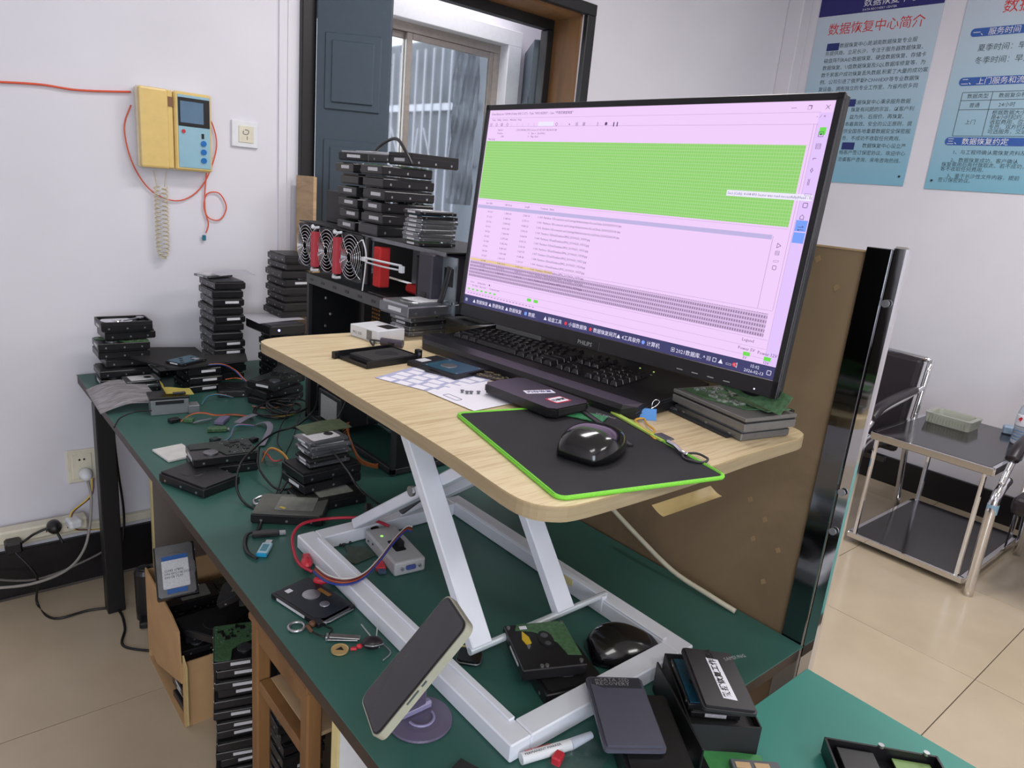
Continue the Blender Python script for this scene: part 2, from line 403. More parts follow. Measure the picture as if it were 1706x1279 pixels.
def tab(bm):
    for y in (.49, .45, .405, .275): box(bm, (.38, y, .0026), (.6, .0025, .0006))
    for x in (.08, .22, .68): box(bm, (x, .3825, .0026), (.0025, .215, .0006))
part('ruled_table', tab, TXI, p2)
for s, x, y in (('数据类型', .105, .462), ('普通', .125, .418), ('上门', .125, .335), ('数据复杂程度', .25, .462), ('24小时', .26, .418),
                ('根据数据大小时间', .24, .38), ('是4小时起约，另付', .24, .357), ('收取费用，应急情况', .24, .334), ('专员。双方约定收费', .24, .311), ('可选服务，交通费用', .24, .288),
                ('1、与工程师确认需恢复资料及价格', .10, .185), ('2、数据恢复成功，客户确认', .10, .145), ('恢复需用后再付款取走。若不成功，', .06, .122), ('客不收取任何费用。', .06, .099), ('3、鉴于长沙性文件内容，提前', .10, .065), ('签订保密协议。', .06, .042)):
    text(s, .025, TXI, p2, T(x, y, .0026))
part('nail', lambda bm: cyl(bm, (.03, .045, 0), (.03, .045, .006), .006, 8), DGREY, p2)

# ---- wall intercom and wall plate
YEL = mat('intercom_yellow', (226, 196, 124), .3, var=.04)
ic = thing('intercom', 'yellow wall intercom phone with small screen and three blue buttons', 'intercom', mtx=Matrix(((1, 0, 0, .608), (0, 0, -1, YW), (0, 1, 0, 1.432), (0, 0, 0, 1))))
part('body', lambda bm: box(bm, (.112, .124, .02), (.222, .248, .035), .006), IVORY, ic)
part('handset', lambda bm: (box(bm, (.045, .124, .048), (.085, .244, .03), .007, seg=2), box(bm, (.094, .124, .044), (.018, .24, .02), .003)), YEL, ic, label='yellow handset')
part('faceplate_surround', lambda bm: box(bm, (.165, .124, .042), (.116, .244, .026), .005), YEL, ic)
CYAN = mat('intercom_blue', (150, 190, 206), .2, var=.03)
part('faceplate', lambda bm: box(bm, (.167, .124, .0555), (.1, .226, .003), .001), CYAN, ic, label='pale blue faceplate')
part('screen', lambda bm: box(bm, (.167, .185, .0575), (.098, .088, .003), .001), BLK2, ic)
part('display_glass', lambda bm: box(bm, (.16, .185, .0595), (.072, .066, .001)), mat('lcd_glass', (92, 122, 148), .1, var=.05), ic)
BTN = mat('blue_button', (38, 112, 186), .25)
for i in range(3): part('button', lambda bm: cyl(bm, (.195, .092-i*.027, .056), (.195, .092-i*.027, .061), .009, 20), BTN, ic)
part('indicator', lambda bm: cyl(bm, (.133, .125, .056), (.133, .125, .060), .006, 16), RED, ic, label='red round button')
part('slot', lambda bm: box(bm, (.193, .115, .0575), (.008, .016, .002)), BLK, ic)
part('handset_tab', lambda bm: box(bm, (.094, .21, .055), (.02, .03, .002)), mat('brown_tab', (128, 92, 62), .5), ic)
def coil(bm):
    pts = []
    for i in range(0, 34*9+1):
        t = i/9; s = t/34
        if s < .5: c = Vector((0, 0, -s*2*.235)); sd = -1
        else: c = Vector((0, 0, -(1-s)*2*.235)); sd = 1
        x = sd*.012*math.sqrt(max(0, min(1, abs(s-.5)*14)))
        a = 2*PI*t
        pts.append((x+.0085*math.cos(a), .0085*math.sin(a), c.z+.0015*math.sin(a)))
    tube(bm, pts, .0021, 5, smooth=False)
IV2 = mat('aged_ivory', (204, 194, 164), .5)
solo('coiled_cord', 'ivory coiled phone cord hanging below the yellow intercom', 'cord', lambda bm: (coil(bm), tube(bm, [(-.012, 0, 0), (-.02, 0, .05)], .0015, 5), tube(bm, [(.012, 0, 0), (.018, 0, .05)], .0015, 5)), IV2, (.675, YW-.02, 1.375), smooth=True)
ORF = mat('orange_fibre', (222, 92, 62), .4)
def wallpts(l, y=YW-.008): return [at_y(px, py, y) for px, py in l]
solo('fibre_cable', 'thin orange fibre cable strung across wall and looped round the intercom', 'cable', lambda bm: (tube(bm, wallpts([(-60, 134), (60, 140), (130, 150), (218, 153)]), .0035, 6),
     tube(bm, wallpts([(218, 175), (207, 215), (222, 275), (255, 320), (300, 334), (338, 308), (360, 250), (355, 210), (340, 186)]), .0022, 6),
     tube(bm, wallpts([(344, 285), (341, 330), (345, 360), (366, 366), (377, 345), (365, 322), (345, 323), (340, 345), (347, 372), (343, 388)]), .0022, 6)), ORF, smooth=True)
solo('fibre_connector', 'small teal connector at the end of orange cable on the wall', 'connector', lambda bm: box(bm, (0, 0, 0), (.011, .008, .018), .001), mat('teal_plastic', (40, 110, 132), .4), at_y(340, 396, YW-.008))
sp = thing('wall_plate', 'square white wall phone socket plate beside the intercom', 'socket', mtx=Matrix(((1, 0, 0, .912), (0, 0, -1, YW), (0, 1, 0, 1.525), (0, 0, 0, 1))))
part('plate', lambda bm: box(bm, (.047, .047, .005), (.092, .088, .01), .002), WHITE, sp)
part('insert', lambda bm: box(bm, (.05, .047, .011), (.052, .056, .003), .001), IVORY, sp)
part('mark', lambda bm: (tube(bm, [(.04, .058, .013), (.04, .048, .013), (.055, .048, .013), (.057, .06, .013), (.045, .062, .013)], .0012, 4), box(bm, (.053, .035, .013), (.002, .012, .001))), mat('grey_mark', (110, 110, 112), .5), sp)

# ---- low wall socket with plugs and the long power strip
so = thing('wall_socket', 'cream wall power socket with a white plug below desk height', 'socket', mtx=Matrix(((1, 0, 0, .349), (0, 0, -1, YW), (0, 1, 0, .37), (0, 0, 0, 1))))
part('plate', lambda bm: box(bm, (.045, .06, .005), (.088, .118, .01), .003), IVORY, so)
part('insert', lambda bm: box(bm, (.045, .06, .011), (.06, .09, .004), .002), IVORY, so)
part('slot', lambda bm: (box(bm, (.038, .085, .0135), (.006, .006, .001), m=None), box(bm, (.052, .085, .0135), (.006, .006, .001))), BLK, so)
solo('power_plug', 'round white plug in the cream wall socket', 'plug', lambda bm: lathe(bm, [(.02, 0), (.021, .012), (.017, .03), (.011, .045)], 20), WHITE, mtx=T(.40, YW-.0145, .405) @ RX(PI/2), smooth=True)
ps = thing('power_strip', 'long cream power strip lying along the wall above black skirting', 'power strip', mtx=Matrix(((1, 0, 0, .13), (0, 0, -1, YW-.0), (0, 1, 0, .222), (0, 0, 0, 1))))
part('body', lambda bm: box(bm, (-.02, .022, .045), (.56, .044, .05), .005), IVORY, ps)
part('outlet', lambda bm: [box(bm, (x+d, .022, .0705), (.003, .009, .001)) for x in (-.06, .14, .2) for d in (0, .012)], BLK, ps)
part('switch', lambda bm: cyl(bm, (-.0, .022, .07), (-.0, .022, .073), .009, 16), SILVER, ps)
solo('power_plug', 'square black adapter plugged into the cream power strip', 'plug', lambda bm: box(bm, (0, 0, 0), (.045, .05, .04), .006), BLK, (.175, YW-.0925, .225))
solo('power_plug', 'round black plug at the right end of cream power strip', 'plug', lambda bm: lathe(bm, [(.02, 0), (.022, .02), (.018, .034), (.01, .045)], 20), BLK, mtx=T(.29, YW-.072, .262) @ RX(PI/2), smooth=True)
solo('power_plug', 'white moulded plug beside round black plug on the power strip', 'plug', lambda bm: box(bm, (0, 0, 0), (.04, .05, .03), .008, seg=2), WHITE, (.345, YW-.096, .268), rz=.2)
def wcable(name, lab, pts, r, m, y=YW-.05):
    return solo(name, lab, 'cable', lambda bm: tube(bm, pts, r, 8), m, smooth=True)
wcable('power_cable', 'black cable arching from the round black plug to the wall', [at_y(105, 905, YW-.12), at_y(88, 880, YW-.1), at_y(60, 888, YW-.09), at_y(42, 900, YW-.08), at_y(20, 915, YW-.1)], .004, BLK)
wcable('power_cable', 'grey cable falling from the wall socket and sagging left along skirting', [(.40, YW-.06, .392), (.405, YW-.07, .34), at_y(150, 870, 2.54), at_y(140, 915, 2.5), at_y(110, 950, 2.46), at_y(50, 973, 2.44), at_y(-30, 981, 2.44)], .0045, mat('grey_cable', (150, 146, 140), .5))
for c, n_, o_ in (((216, 186, 60), 'yellow', 0), ((96, 52, 48), 'maroon', .006)):
    wcable('loose_wire', n_+' wire looping from the wall socket down to the trunking', [(.412+o_, YW-.06, .40), (.40+o_, YW-.07, .34), at_y(118+o_*500, 855, 2.56), at_y(122+o_*500, 880, 2.55), at_y(150, 882, 2.56), at_y(185, 880, 2.58)], .0022, mat(n_+'_wire', c, .4))
wcable('power_cable', 'thin black cable curling over the floor tiles at lower left', [(.175, YW-.114, .215), at_y(61, 960, 2.5), at_z(62, 1005, .005), at_z(90, 1030, .005), at_z(150, 1016, .005), at_z(195, 1015, .005), at_z(208, 1045, .005), at_z(205, 1075, .005), at_z(250, 1084, .005)], .004, BLK)
wcable('power_cable', 'grey cable lying along the foot of the black skirting', [at_y(-30, 963, 2.58), at_y(60, 965, 2.58), at_y(150, 930, 2.58), at_y(200, 900, 2.6)], .004, mat('grey_cable2', (110, 104, 100), .5))
wcable('power_cable', 'black cable hanging beside the black desk leg', [at_y(188, 712, 2.42), at_y(196, 780, 2.45), at_y(206, 850, 2.5), at_y(206, 900, 2.5)], .004, BLK)

# ================================================================== DESKS
dk = thing('workbench', 'long workbench with green mat top and black-brown edge, behind the riser', 'workbench', (0, 0, 0))
part('top', lambda bm: box(bm, (.7625, (.46+2.62)/2, DZ-.016), (.731, 2.16, .028), .003), DEDGE, dk)
part('green_mat', lambda bm: box(bm, (.7625, (.457+2.62)/2, DZ-.001), (.734, 2.163, .002), .0005), GREEN, dk, label='green desk mat')
part('leg', lambda bm: box(bm, (.4235, 2.385, (DZ-.03)/2), (.052, .052, DZ-.03), .003), BLK, dk, label='square black metal leg')
part('leg', lambda bm: box(bm, (1.08, 2.55, (DZ-.03)/2), (.05, .05, DZ-.03), .003), BLK, dk)
PANG = mat('grey_laminate', (120, 112, 106), .5, var=.06, scale=3)
CREAM = mat('cream_edge', (224, 208, 150), .5)
part('side_panel', lambda bm: box(bm, (.83, 2.36, .362), (.57, .018, .724)), PANG, dk, label='grey side panel with cream edge')
part('panel_edge', lambda bm: box(bm, (.5435, 2.36, .362), (.004, .02, .724)), CREAM, dk)
part('side_panel', lambda bm: box(bm, (.775, .835, .362), (.67, .018, .724)), WHITE, dk, label='white side panel with cream edge')
part('panel_edge', lambda bm: box(bm, (.438, .835, .362), (.004, .02, .724)), CREAM, dk)
part('back_panel', lambda bm: box(bm, (1.095, 1.6, .362), (.018, 1.85, .724)), PANG, dk)
GREEN2 = mat('bright_green_mat', (50, 132, 120), .5, var=.04, scale=4)
d2 = thing('side_desk', 'second desk with lighter green top at the bottom right corner', 'desk', (0, 0, 0))
part('top', lambda bm: box(bm, (.71, -.1, DZ-.02), (.74, 1.045, .028), .003), DEDGE, d2)
part('green_mat', lambda bm: box(bm, (.71, -.1, DZ-.004), (.742, 1.047, .004), .001), GREEN2, d2)
for x, y in ((.37, -.59), (1.05, -.59), (1.04, .38), (.37, .38)): part('leg', lambda bm: box(bm, (x, y, .36), (.05, .05, .72), .003), BLK, d2)
# wooden stool frame under desk
st = thing('wooden_frame', 'brown wooden stool frame standing under the workbench front edge', 'stool', (0, 0, 0))
for x, y in ((.425, 1.105), (.425, .895), (.66, 1.105), (.66, .895)): part('leg', lambda bm: box(bm, (x, y, .345), (.026, .028, .69), .003), BROWNW, st)
part('rail', lambda bm: box(bm, (.425, 1.0, .672), (.024, .18, .032), .002), BROWNW, st); part('rail', lambda bm: box(bm, (.66, 1.0, .665), (.028, .18, .045), .002), BROWNW, st)
part('rail', lambda bm: box(bm, (.425, 1.0, .565), (.022, .18, .022), .002), BROWNW, st); part('rail', lambda bm: box(bm, (.54, 1.105, .665), (.2, .028, .045), .002), BROWNW, st)
part('shelf', lambda bm: box(bm, (.545, 1.0, .572), (.22, .175, .008), .001), PLY2, st)
part('top_board', lambda bm: box(bm, (.543, 1.0, .697), (.27, .245, .014), .002), BROWNW, st)

# plywood partition with steel end strip
pt = thing('plywood_partition', 'tall brown plywood partition with mirror-steel end strip, standing behind workbench', 'partition', (0, 0, 0))
part('plywood_sheet', lambda bm: box(bm, (1.146, (.50+1.22)/2, .716), (.018, .72, 1.432), .001), PLY, pt)
part('torn_patch', lambda bm: [prism(bm, [(.52+dy, z), (.524+dy, z+.007), (.531+dy, z+.002), (.527+dy, z-.006)], 0, .0012, m=Matrix(((0, 0, -1, 1.1372), (1, 0, 0, 0), (0, 1, 0, 0), (0, 0, 0, 1)))) for dy, z in ((.05, .945), (.015, .90), (.065, .90), (.03, .83), (.085, .97), (.01, 1.37), (.05, 1.41))] and None, mat('torn_wood', (150, 122, 88), .8), pt)
part('top_splinter', lambda bm: box(bm, (1.1375, .86, 1.4325), (.004, .72, .003)), PLY2, pt, label='pale torn top edge')
MIR = mat('mirror_steel', (120, 122, 126), .1, 1, var=.1, scale=5, bump=.35)
part('steel_strip', lambda bm: box(bm, (1.135, .481, .72), (.006, .038, 1.44), .001), MIR, pt, label='dark mirror-polished steel strip')
part('steel_corner', lambda bm: (box(bm, (1.139, .450, .7225), (.014, .022, 1.445), .003)), CHROME, pt, label='bright steel corner edging')
part('screw', lambda bm: [cyl(bm, (1.126, .452, z), (1.1285, .452, z), .006, 12) for z in (1.36, 1.05, .98)], SILVER, pt)
0 and part('torn_patch', lambda bm: [prism(bm, [(.52+dy, z), (.53+dy, z+.012), (.545+dy, z+.004), (.535+dy, z-.01)], 0, .0015, m=Matrix(((0, 0, -1, 1.137), (1, 0, 0, 0), (0, 1, 0, 0), (0, 0, 0, 1)))) for dy, z in ((.03, .945), (.015, .88), (.04, .9), (.0, .83), (.06, .97))], PLY2, pt)
wcable('power_cable', 'beige cable running down plywood partition to the green mat', [at_x(1018, 845, 1.10), at_x(1060, 890, 1.10), at_x(1120, 950, 1.105), at_x(1180, 990, 1.105), at_z(1225, 1018, DZ+.006)], .005, mat('beige_cable', (200, 192, 170), .5))

# ================================================================== RISER
ZT = 1.15
rs = thing('standing_desk_riser', 'light oak standing desk riser on a white scissor-leg frame', 'desk riser', (0, 0, 0))
outl = [(.505, 1.30), (.509, 1.22), (.512, 1.09), (.509, .98), (.507, .87), (.504, .76), (.499, .66), (.493, .60), (.489, .545), (.494, .515), (.512, .495), (.537, .486), (.60, .483), (.70, .482),
        (.80, .483), (.885, .486), (.98, .4865), (1.025, .488), (1.050, .500), (1.062, .53), (1.064, .60), (1.065, .75), (1.065, 1.0), (1.065, 1.25), (1.06, 1.32), (1.02, 1.34), (.9, 1.345), (.712, 1.345), (.59, 1.345), (.54, 1.34), (.513, 1.325)]
outl = [(p.x, p.y) for p in spline([(x, y, 0) for x, y in outl], 3, True)]
outl = outl[::-1]
part('tabletop', lambda bm: prism(bm, outl, ZT-.0185, ZT), WOODTOP, rs, label='pale oak laminate tabletop')
def edge(bm):
    n = len(outl); cx, cy = .77, .91
    o2 = [(cx+(x-cx)*1.002, cy+(y-cy)*1.002) for x, y in outl]
    lo = [bm.verts.new((x, y, ZT-.019)) for x, y in o2]; hi = [bm.verts.new((x, y, ZT-.0008)) for x, y in o2]
    for i in range(n): bm.faces.new((lo[i], lo[(i+1) % n], hi[(i+1) % n], hi[i]))
    bmesh.ops.solidify(bm, geom=bm.faces[:], thickness=.0008)
part('edge_band', edge, WOODEDGE, rs)
BX0, BX1, BY0, BY1 = .535, .925, .545, 1.205
def tub(bm, a, b, w_, h, horiz=None):
    a = Vector(a); b = Vector(b); d = b-a; L = d.length
    x = d.normalized(); y = Vector((1, 0, 0)) if abs(x.x) < .9 else Vector((0, 1, 0)); z = x.cross(y).normalized(); y = z.cross(x)
    m = Matrix((x, y, z)).transposed().to_4x4(); m.translation = (a+b)/2
    box(bm, (0, 0, 0), (L, w_, h), .002, m)
for a, b in (((BX0+.018, BY0, .771), (BX0+.018, BY1, .771)), ((BX1-.018, BY0, .771), (BX1-.018, BY1, .771))):
    part('base_tube', lambda bm: tub(bm, a, b, .036, .028), RISERW, rs)
    part('base_lip', lambda bm: box(bm, (a[0]+(.0125 if a[0] < .7 else -.0125), (BY0+BY1)/2, .787), (.0105, BY1-BY0-.07, .004), .001), RISERW, rs)
for y in (BY0+.018, BY1-.018): part('base_tube', lambda bm: box(bm, ((BX0+BX1)/2, y, .771), (BX1-BX0-.073, .036, .028), .002), RISERW, rs)
for x in (.62, .80): part('leg', lambda bm: tub(bm, (x, .724, .792), (x, .975, 1.105), .038, .02), RISERW, rs)
for x in (.655, .765): part('leg', lambda bm: tub(bm, (x, 1.175, .795), (x, .735, 1.112), .034, .02), RISERW, rs)
part('slide_rod', lambda bm: cyl(bm, (.60, .724, .79), (.905, .724, .79), .006, 12), ROD, rs)
part('pivot_bolt', lambda bm: cyl(bm, (.594, .905, .985), (.60, .905, .985), .009, 12), SILVER, rs)
part('top_rail', lambda bm: [tub(bm, (x, .62, 1.1215), (x, 1.24, 1.1215), .03, .018) for x in (.64, .79)] and None, RISERW, rs)
part('slide_plate', lambda bm: (box(bm, (.893, .80, .779), (.012, .17, .03), .001)), RISERW, rs)
part('slide_label', lambda bm: box(bm, (.8865, .83, .783), (.001, .08, .014)), CREAM, rs)
part('gas_spring', lambda bm: (cyl(bm, (.72, 1.12, .83), (.72, .93, 1.0), .008, 12), cyl(bm, (.72, .93, 1.0), (.72, .82, 1.1), .005, 12)), GREY, rs)
def lever(bm):
    n = 8; A = []
    for j in range(n+1):
        t = j/n; A.append((.02*t*1.9, -.02*math.sin(t*PI*.5)*1.0))
    top = [bm.verts.new((.655, .474-x*.50, 1.127+z*.35)) for x, z in A]; bot = [bm.verts.new((.775, .474-x*.50, 1.127+z*.35)) for x, z in A]
    for j in range(n): bm.faces.new((top[j], top[j+1], bot[j+1], bot[j]))
    bmesh.ops.solidify(bm, geom=bm.faces[:], thickness=.004)
part('height_lever', lever, mat('cream_lever', (222, 196, 140), .45), rs, label='cream curved lever under the front edge')

# ================================================================== MONITOR
a_ = Vector((.076, -.997, .0117)).normalized(); n_ = a_.cross(Vector((.0951, .0189, .9953))).normalized(); u_ = n_.cross(a_)
MM = Matrix((a_, u_, n_)).transposed().to_4x4(); MM.translation = Vector((.9469, .865, 1.4323))   # centre of the active area
W_, H_ = .698, .392
mo = thing('monitor', 'large flat monitor with green and pink data screen, thin black bezel', 'monitor', mtx=MM)
part('housing', lambda bm: box(bm, (0, -.008, -.010), (W_+.022, H_+.034, .016), .002), BLK, mo)
part('bezel', lambda bm: [box(bm, c, s, .0008) for c, s in (((0, H_/2+.0045, .0), (W_+.022, .010, .006)), ((-W_/2-.0055, -.008, .0), (.010, H_+.036, .006)), ((W_/2+.0055, -.008, .0), (.010, H_+.036, .006)), ((0, -H_/2-.0135, .0), (W_+.022, .026, .006)))], BLK2, mo)
part('rear_cover', lambda bm: (box(bm, (0, -.01, -.024), (.60, .33, .014), .005), box(bm, (0, -.02, -.045), (.42, .24, .03), .01)), BLK, mo)
part('arm', lambda bm: (box(bm, (0.03, -.06, -.069), (.1, .1, .018), .004)), DGREY, mo)
def scr(name, rgb, e=1.0, build=None):
    m = bpy.data.materials.new(name); m.use_nodes = True; nt = m.node_tree; b = nt.nodes['Principled BSDF']
    b.inputs['Base Color'].default_value = (.005, .005, .005, 1); b.inputs['Roughness'].default_value = .4
    b.inputs['Emission Color'].default_value = lin(rgb); b.inputs['Emission Strength'].default_value = e
    if build: build(nt, b)
    return m
SB = scr('screen_background', (240, 206, 250)); SBR = scr('screen_panel_blue', (226, 196, 252)); SSEL = scr('screen_selection', (192, 180, 226)); STB = scr('screen_taskbar', (62, 62, 112), .9)
ST = scr('screen_text', (84, 60, 104)); SG = scr('screen_green', (110, 220, 80)); SWH = scr('screen_white', (238, 232, 255)); SY = scr('screen_yellow', (232, 200, 150)); SR = scr('screen_red', (220, 60, 70)); SBL = scr('screen_blue', (120, 160, 250)); SLN = scr('screen_line', (190, 156, 206))
def gridder(c0, c1, nx, ny, fx, fy):
    def f(nt, b):
        tc = nt.nodes.new('ShaderNodeTexCoord'); s = nt.nodes.new('ShaderNodeSeparateXYZ'); L = nt.links.new
        L(tc.outputs['Object'], s.inputs[0]); outs = []
        for ax, n, fr in (('X', nx, fx), ('Y', ny, fy)):
            mu = nt.nodes.new('ShaderNodeMath'); mu.operation = 'MULTIPLY'; mu.inputs[1].default_value = n
            frn = nt.nodes.new('ShaderNodeMath'); frn.operation = 'FRACT'; gt = nt.nodes.new('ShaderNodeMath'); gt.operation = 'GREATER_THAN'; gt.inputs[1].default_value = fr
            L(s.outputs[ax], mu.inputs[0]); L(mu.outputs[0], frn.inputs[0]); L(frn.outputs[0], gt.inputs[0]); outs.append(gt)
        mm = nt.nodes.new('ShaderNodeMath'); mm.operation = 'MULTIPLY'; L(outs[0].outputs[0], mm.inputs[0]); L(outs[1].outputs[0], mm.inputs[1])
        mx = nt.nodes.new('ShaderNodeMix'); mx.data_type = 'RGBA'; mx.inputs[6].default_value = lin(c1); mx.inputs[7].default_value = lin(c0)
        L(mm.outputs[0], mx.inputs[0]); L(mx.outputs[2], b.inputs['Emission Color'])
    return f
SGRID = scr('screen_green_grid', (110, 220, 80), 1.0, gridder((142, 208, 108), (170, 218, 142), 240, 200, .16, .2))
SHEX = scr('screen_hex_grid', (110, 220, 80), 1.0, gridder((150, 124, 160), (214, 184, 226), 240, 150, .38, .42))
def uv(u, v): return ((u/100-.5)*W_, (.5-v/100)*H_)
def rect(name, u0, v0, u1, v1, m, z=.0006, th=.0002, lab=None):
    x0, y0 = uv(u0, v0); x1, y1 = uv(u1, v1)
    return part(name, lambda bm: box(bm, ((x0+x1)/2, (y0+y1)/2, z), (abs(x1-x0), abs(y1-y0), th)), m, screen, label=lab)
screen = part('screen', lambda bm: box(bm, (0, 0, -.001), (W_, H_, .002)), SB, mo, label='lit pink screen')
rect('green_area', .3, 15.3, 96, 44.3, SGRID, lab='green sector map'); rect('hex_area', .5, 76.3, 95.8, 85.3, SHEX); rect('yellow_row', .5, 75.4, 34, 76.6, SY, .0009)
rect('side_toolbar', 97.2, 4.2, 99.9, 95, SBR); rect('selected_row', .5, 47.6, 93, 49.3, SSEL); rect('taskbar', 0, 95.2, 100, 100, STB)
def rules(bm):
    for u0, v0, u1, v1 in ((0, 4.0, 97.5, 4.1), (0, 8.1, 97.5, 8.22), (.3, 45, 96, 45.1), (96.6, 8, 96.68, 75), (93.2, 48, 93.3, 75), (0, 75, 96.6, 75.12), (0, 86, 97, 86.12), (0, 89.5, 97, 89.6), (0, 93, 97, 93.1), (97.2, 8, 97.26, 92)):
        x0, y0 = uv(u0, v0); x1, y1 = uv(u1, v1); box(bm, ((x0+x1)/2, (y0+y1)/2, .0008), (abs(x1-x0), abs(y1-y0), .0002))
part('rule_lines', rules, SLN, screen)
def st_(s, u, v, size, m=ST, al='LEFT', name='lettering', sp_=1):
    x, y = uv(u, v); return text(s, size, m, screen, T(x, y, .0012), name, al, 0, sp_)
st_('Data Extractor UDMA (Utility WDC 3.5") - Task: "WD20EZRX" - Case "不稳定硬盘恢复"', 1.2, 2.6, .0058)
st_('Task   Utility   Service   Window   Help', 1.6, 4.2+1.2, .0052)
st_('—', 91.2, 3, .008); st_('❐', 94.6, 3, .008); st_('✕', 98.2, 3, .008); st_('-  ⁄  ×', 96.8, 6, .006)
for i, s in enumerate('▤ ○ ◎ ◇ ⋮ ⋮ ⋮ ⋮ ⋮'.split()): st_(s, 1+i*2.2, 8, .0075)
for i, s in enumerate('◇ · ▪ ▣ ▦ · ∥ ● ▮▮'.split()): st_(s, 26.5+i*2.4, 8, .0075)
rect('search_field', 20.2, 6, 25.8, 8.1, SWH)
st_('Started', 4.6, 10.3, .0048); st_('Position', 4.6, 11.9, .0048); st_('LBA', 6.2, 13.4, .0048)
st_('1 520 598 842 (725) Sectors (3 907 029 168) 465.8 GB', 12, 10.3, .0048); st_('0    Size: 0   (0x00000)', 17, 11.9, .0048); st_('0    Map: 32x1', 17, 13.4, .0048); st_('Map (Log)', 1, 14.8, .0048)
st_('Start LBA', 4, 46.9, .0048); st_('LBA (hex)', 12, 46.9, .0048); st_('Length', 20, 46.9, .0048); st_('Comment   Name', 26, 46.9, .0048)
for i in range(13):
    v = 51.2+i*2.52
    st_('%d 0%d' % (50+i, 10+i*3), 5.2, v, .0052); st_('%d %d 00%d' % (1+i % 4, 340+i*7, i), 12.2, v, .0052); st_('%d %d 0%d' % (2+i % 3, 560+i*11, i), 19.8, v, .0052)
    if i < 3: s = '1 00%d  Partition 1\\Documents and Settings\\Administrator\\Local Data 20200%d230100.dat' % (i, i)
    else: s = '1 0%02d  Partition 1\\Data\\Database\\IMG_20190620_105%02d.jpg' % (i, i*3)
    st_(s, 25.5, v, .0056)
rect('tooltip', 80.6, 32.4, 99.6, 34.6, SWH, .0010); st_('Sect (Cells): 4 608 893 Sector was read successfully(Head - 0)', 80.9, 34.0, .0052).matrix_basis.translation.z = .0016
for i, s in enumerate('▣ ▤ ⌐ 0 ∥ ▭ ▢ ⌂ ⇌'.split()): st_(s, 97.9, 12.5+i*4.1, .0098)
rect('highlight_button', 97.4, 41.5, 99.8, 45.4, SBL, .0009); rect('highlight_button', 97.4, 45.8, 99.8, 49.6, SBL, .0009); rect('green_icon', 98, 9.2, 99.3, 11.8, SG, .0009)
for i, s in enumerate('▷ ▤ ▱ ▢'.split()): st_(s, 94.4, 52+i*2.7, .0085)
st_('Sector        ▣ Map(GHz)    ◂  ●  ▸', 2, 88.4, .0046); st_('Dir  Map     Skip mode        Comment mark', 3, 90.2, .0046)
def leds(bm):
    for i in range(7):
        x, y = uv(1.6+i*1.9, 91.9); box(bm, (x, y, .0008), (.0065, .0030, .0002))
    for u, v in ((93, 92.7), (97.8, 92.9), (27, 90.9), (29.6, 90.9)):
        x, y = uv(u, v); box(bm, (x, y, .0008), (.011, .0058, .0002))
part('status_lights', leds, SG, screen)
def leds2(bm):
    for i in range(22):
        x, y = uv(1.6+i*1.3, 93.9); box(bm, (x, y, .0008), (.005, .0022, .0002))
part('status_marks', leds2, SLN, screen)
st_('Legend', 91.3, 86.8+1.2, .0068); st_('Power 5V', 90.8, 91.4, .0068); st_('5V', 92.3, 94.7, .006); st_('Power 12V', 95.4, 91.7, .0068); st_('12V', 97.0, 94.9, .006)
for i, (u, s, c) in enumerate(((.8, '⊞', SWH), (4.2, '▲ 数据恢复', SWH), (11.2, '▲ 数据恢复', SWH), (18.3, '▲ 数据恢复', SWH), (26, '■', SBL), (27.6, '数据..', SWH), (33.5, '▲ 磁盘工具', SWH), (41, '●', SR), (42.6, '小猫数据恢', SWH), (49.5, '●', SR), (51, '数据恢复网页', SWH), (58.5, '▲ 4工具软件', SWH), (66, '●', SBL), (67.6, '计算机', SWH), (74.5, '▣ 2021数据库..', SWH), (83, '^ ▤ □ ▲  ▭ ◁', SWH), (90.2, '●', SR))):
    st_(s, u, 98.6, .0088, c)
st_('15:02', 94.4, 97.3, .0068, SWH); st_('2026-02-13', 93.2, 99.3, .0068, SWH); st_('▢', 98.2, 98.6, .0095, SWH)
LGR = mat('light_grey_print', (150, 150, 152), .5, var=0)
text('PHILIPS', .0105, LGR, mo, T(-.022, -H_/2-.021, .0034), bold=.0002)
part('lower_lip', lambda bm: box(bm, (-.175, -H_/2-.031, .001), (.125, .009, .006), .001), mat('dim_grey_lip', (74, 74, 74), .5), mo)
part('badge', lambda bm: box(bm, (0, -H_/2-.0175, .0018), (.056, .016, .003), .001), BLK, mo)
for i in range(4): part('button_mark', lambda bm: box(bm, (.195+i*.028, -H_/2-.019, .0031), (.011, .0016, .0006)), LGR, mo)
part('power_light', lambda bm: cyl(bm, (.325, -H_/2-.019, .0025), (.325, -H_/2-.019, .0036), .0014, 10), SWH, mo)
# stand pole behind the screen, clamped to the rear edge of the riser
ms = thing('monitor_stand', 'dark pole stand carrying the large monitor from riser rear edge', 'stand', (1.045, .86, 0))
part('pole', lambda bm: cyl(bm, (.012, 0, 1.151), (.012, 0, 1.47), .014, 16), DGREY, ms); part('clamp', lambda bm: box(bm, (-.008, 0, ZT+.006), (.035, .09, .01), .002), DGREY, ms)

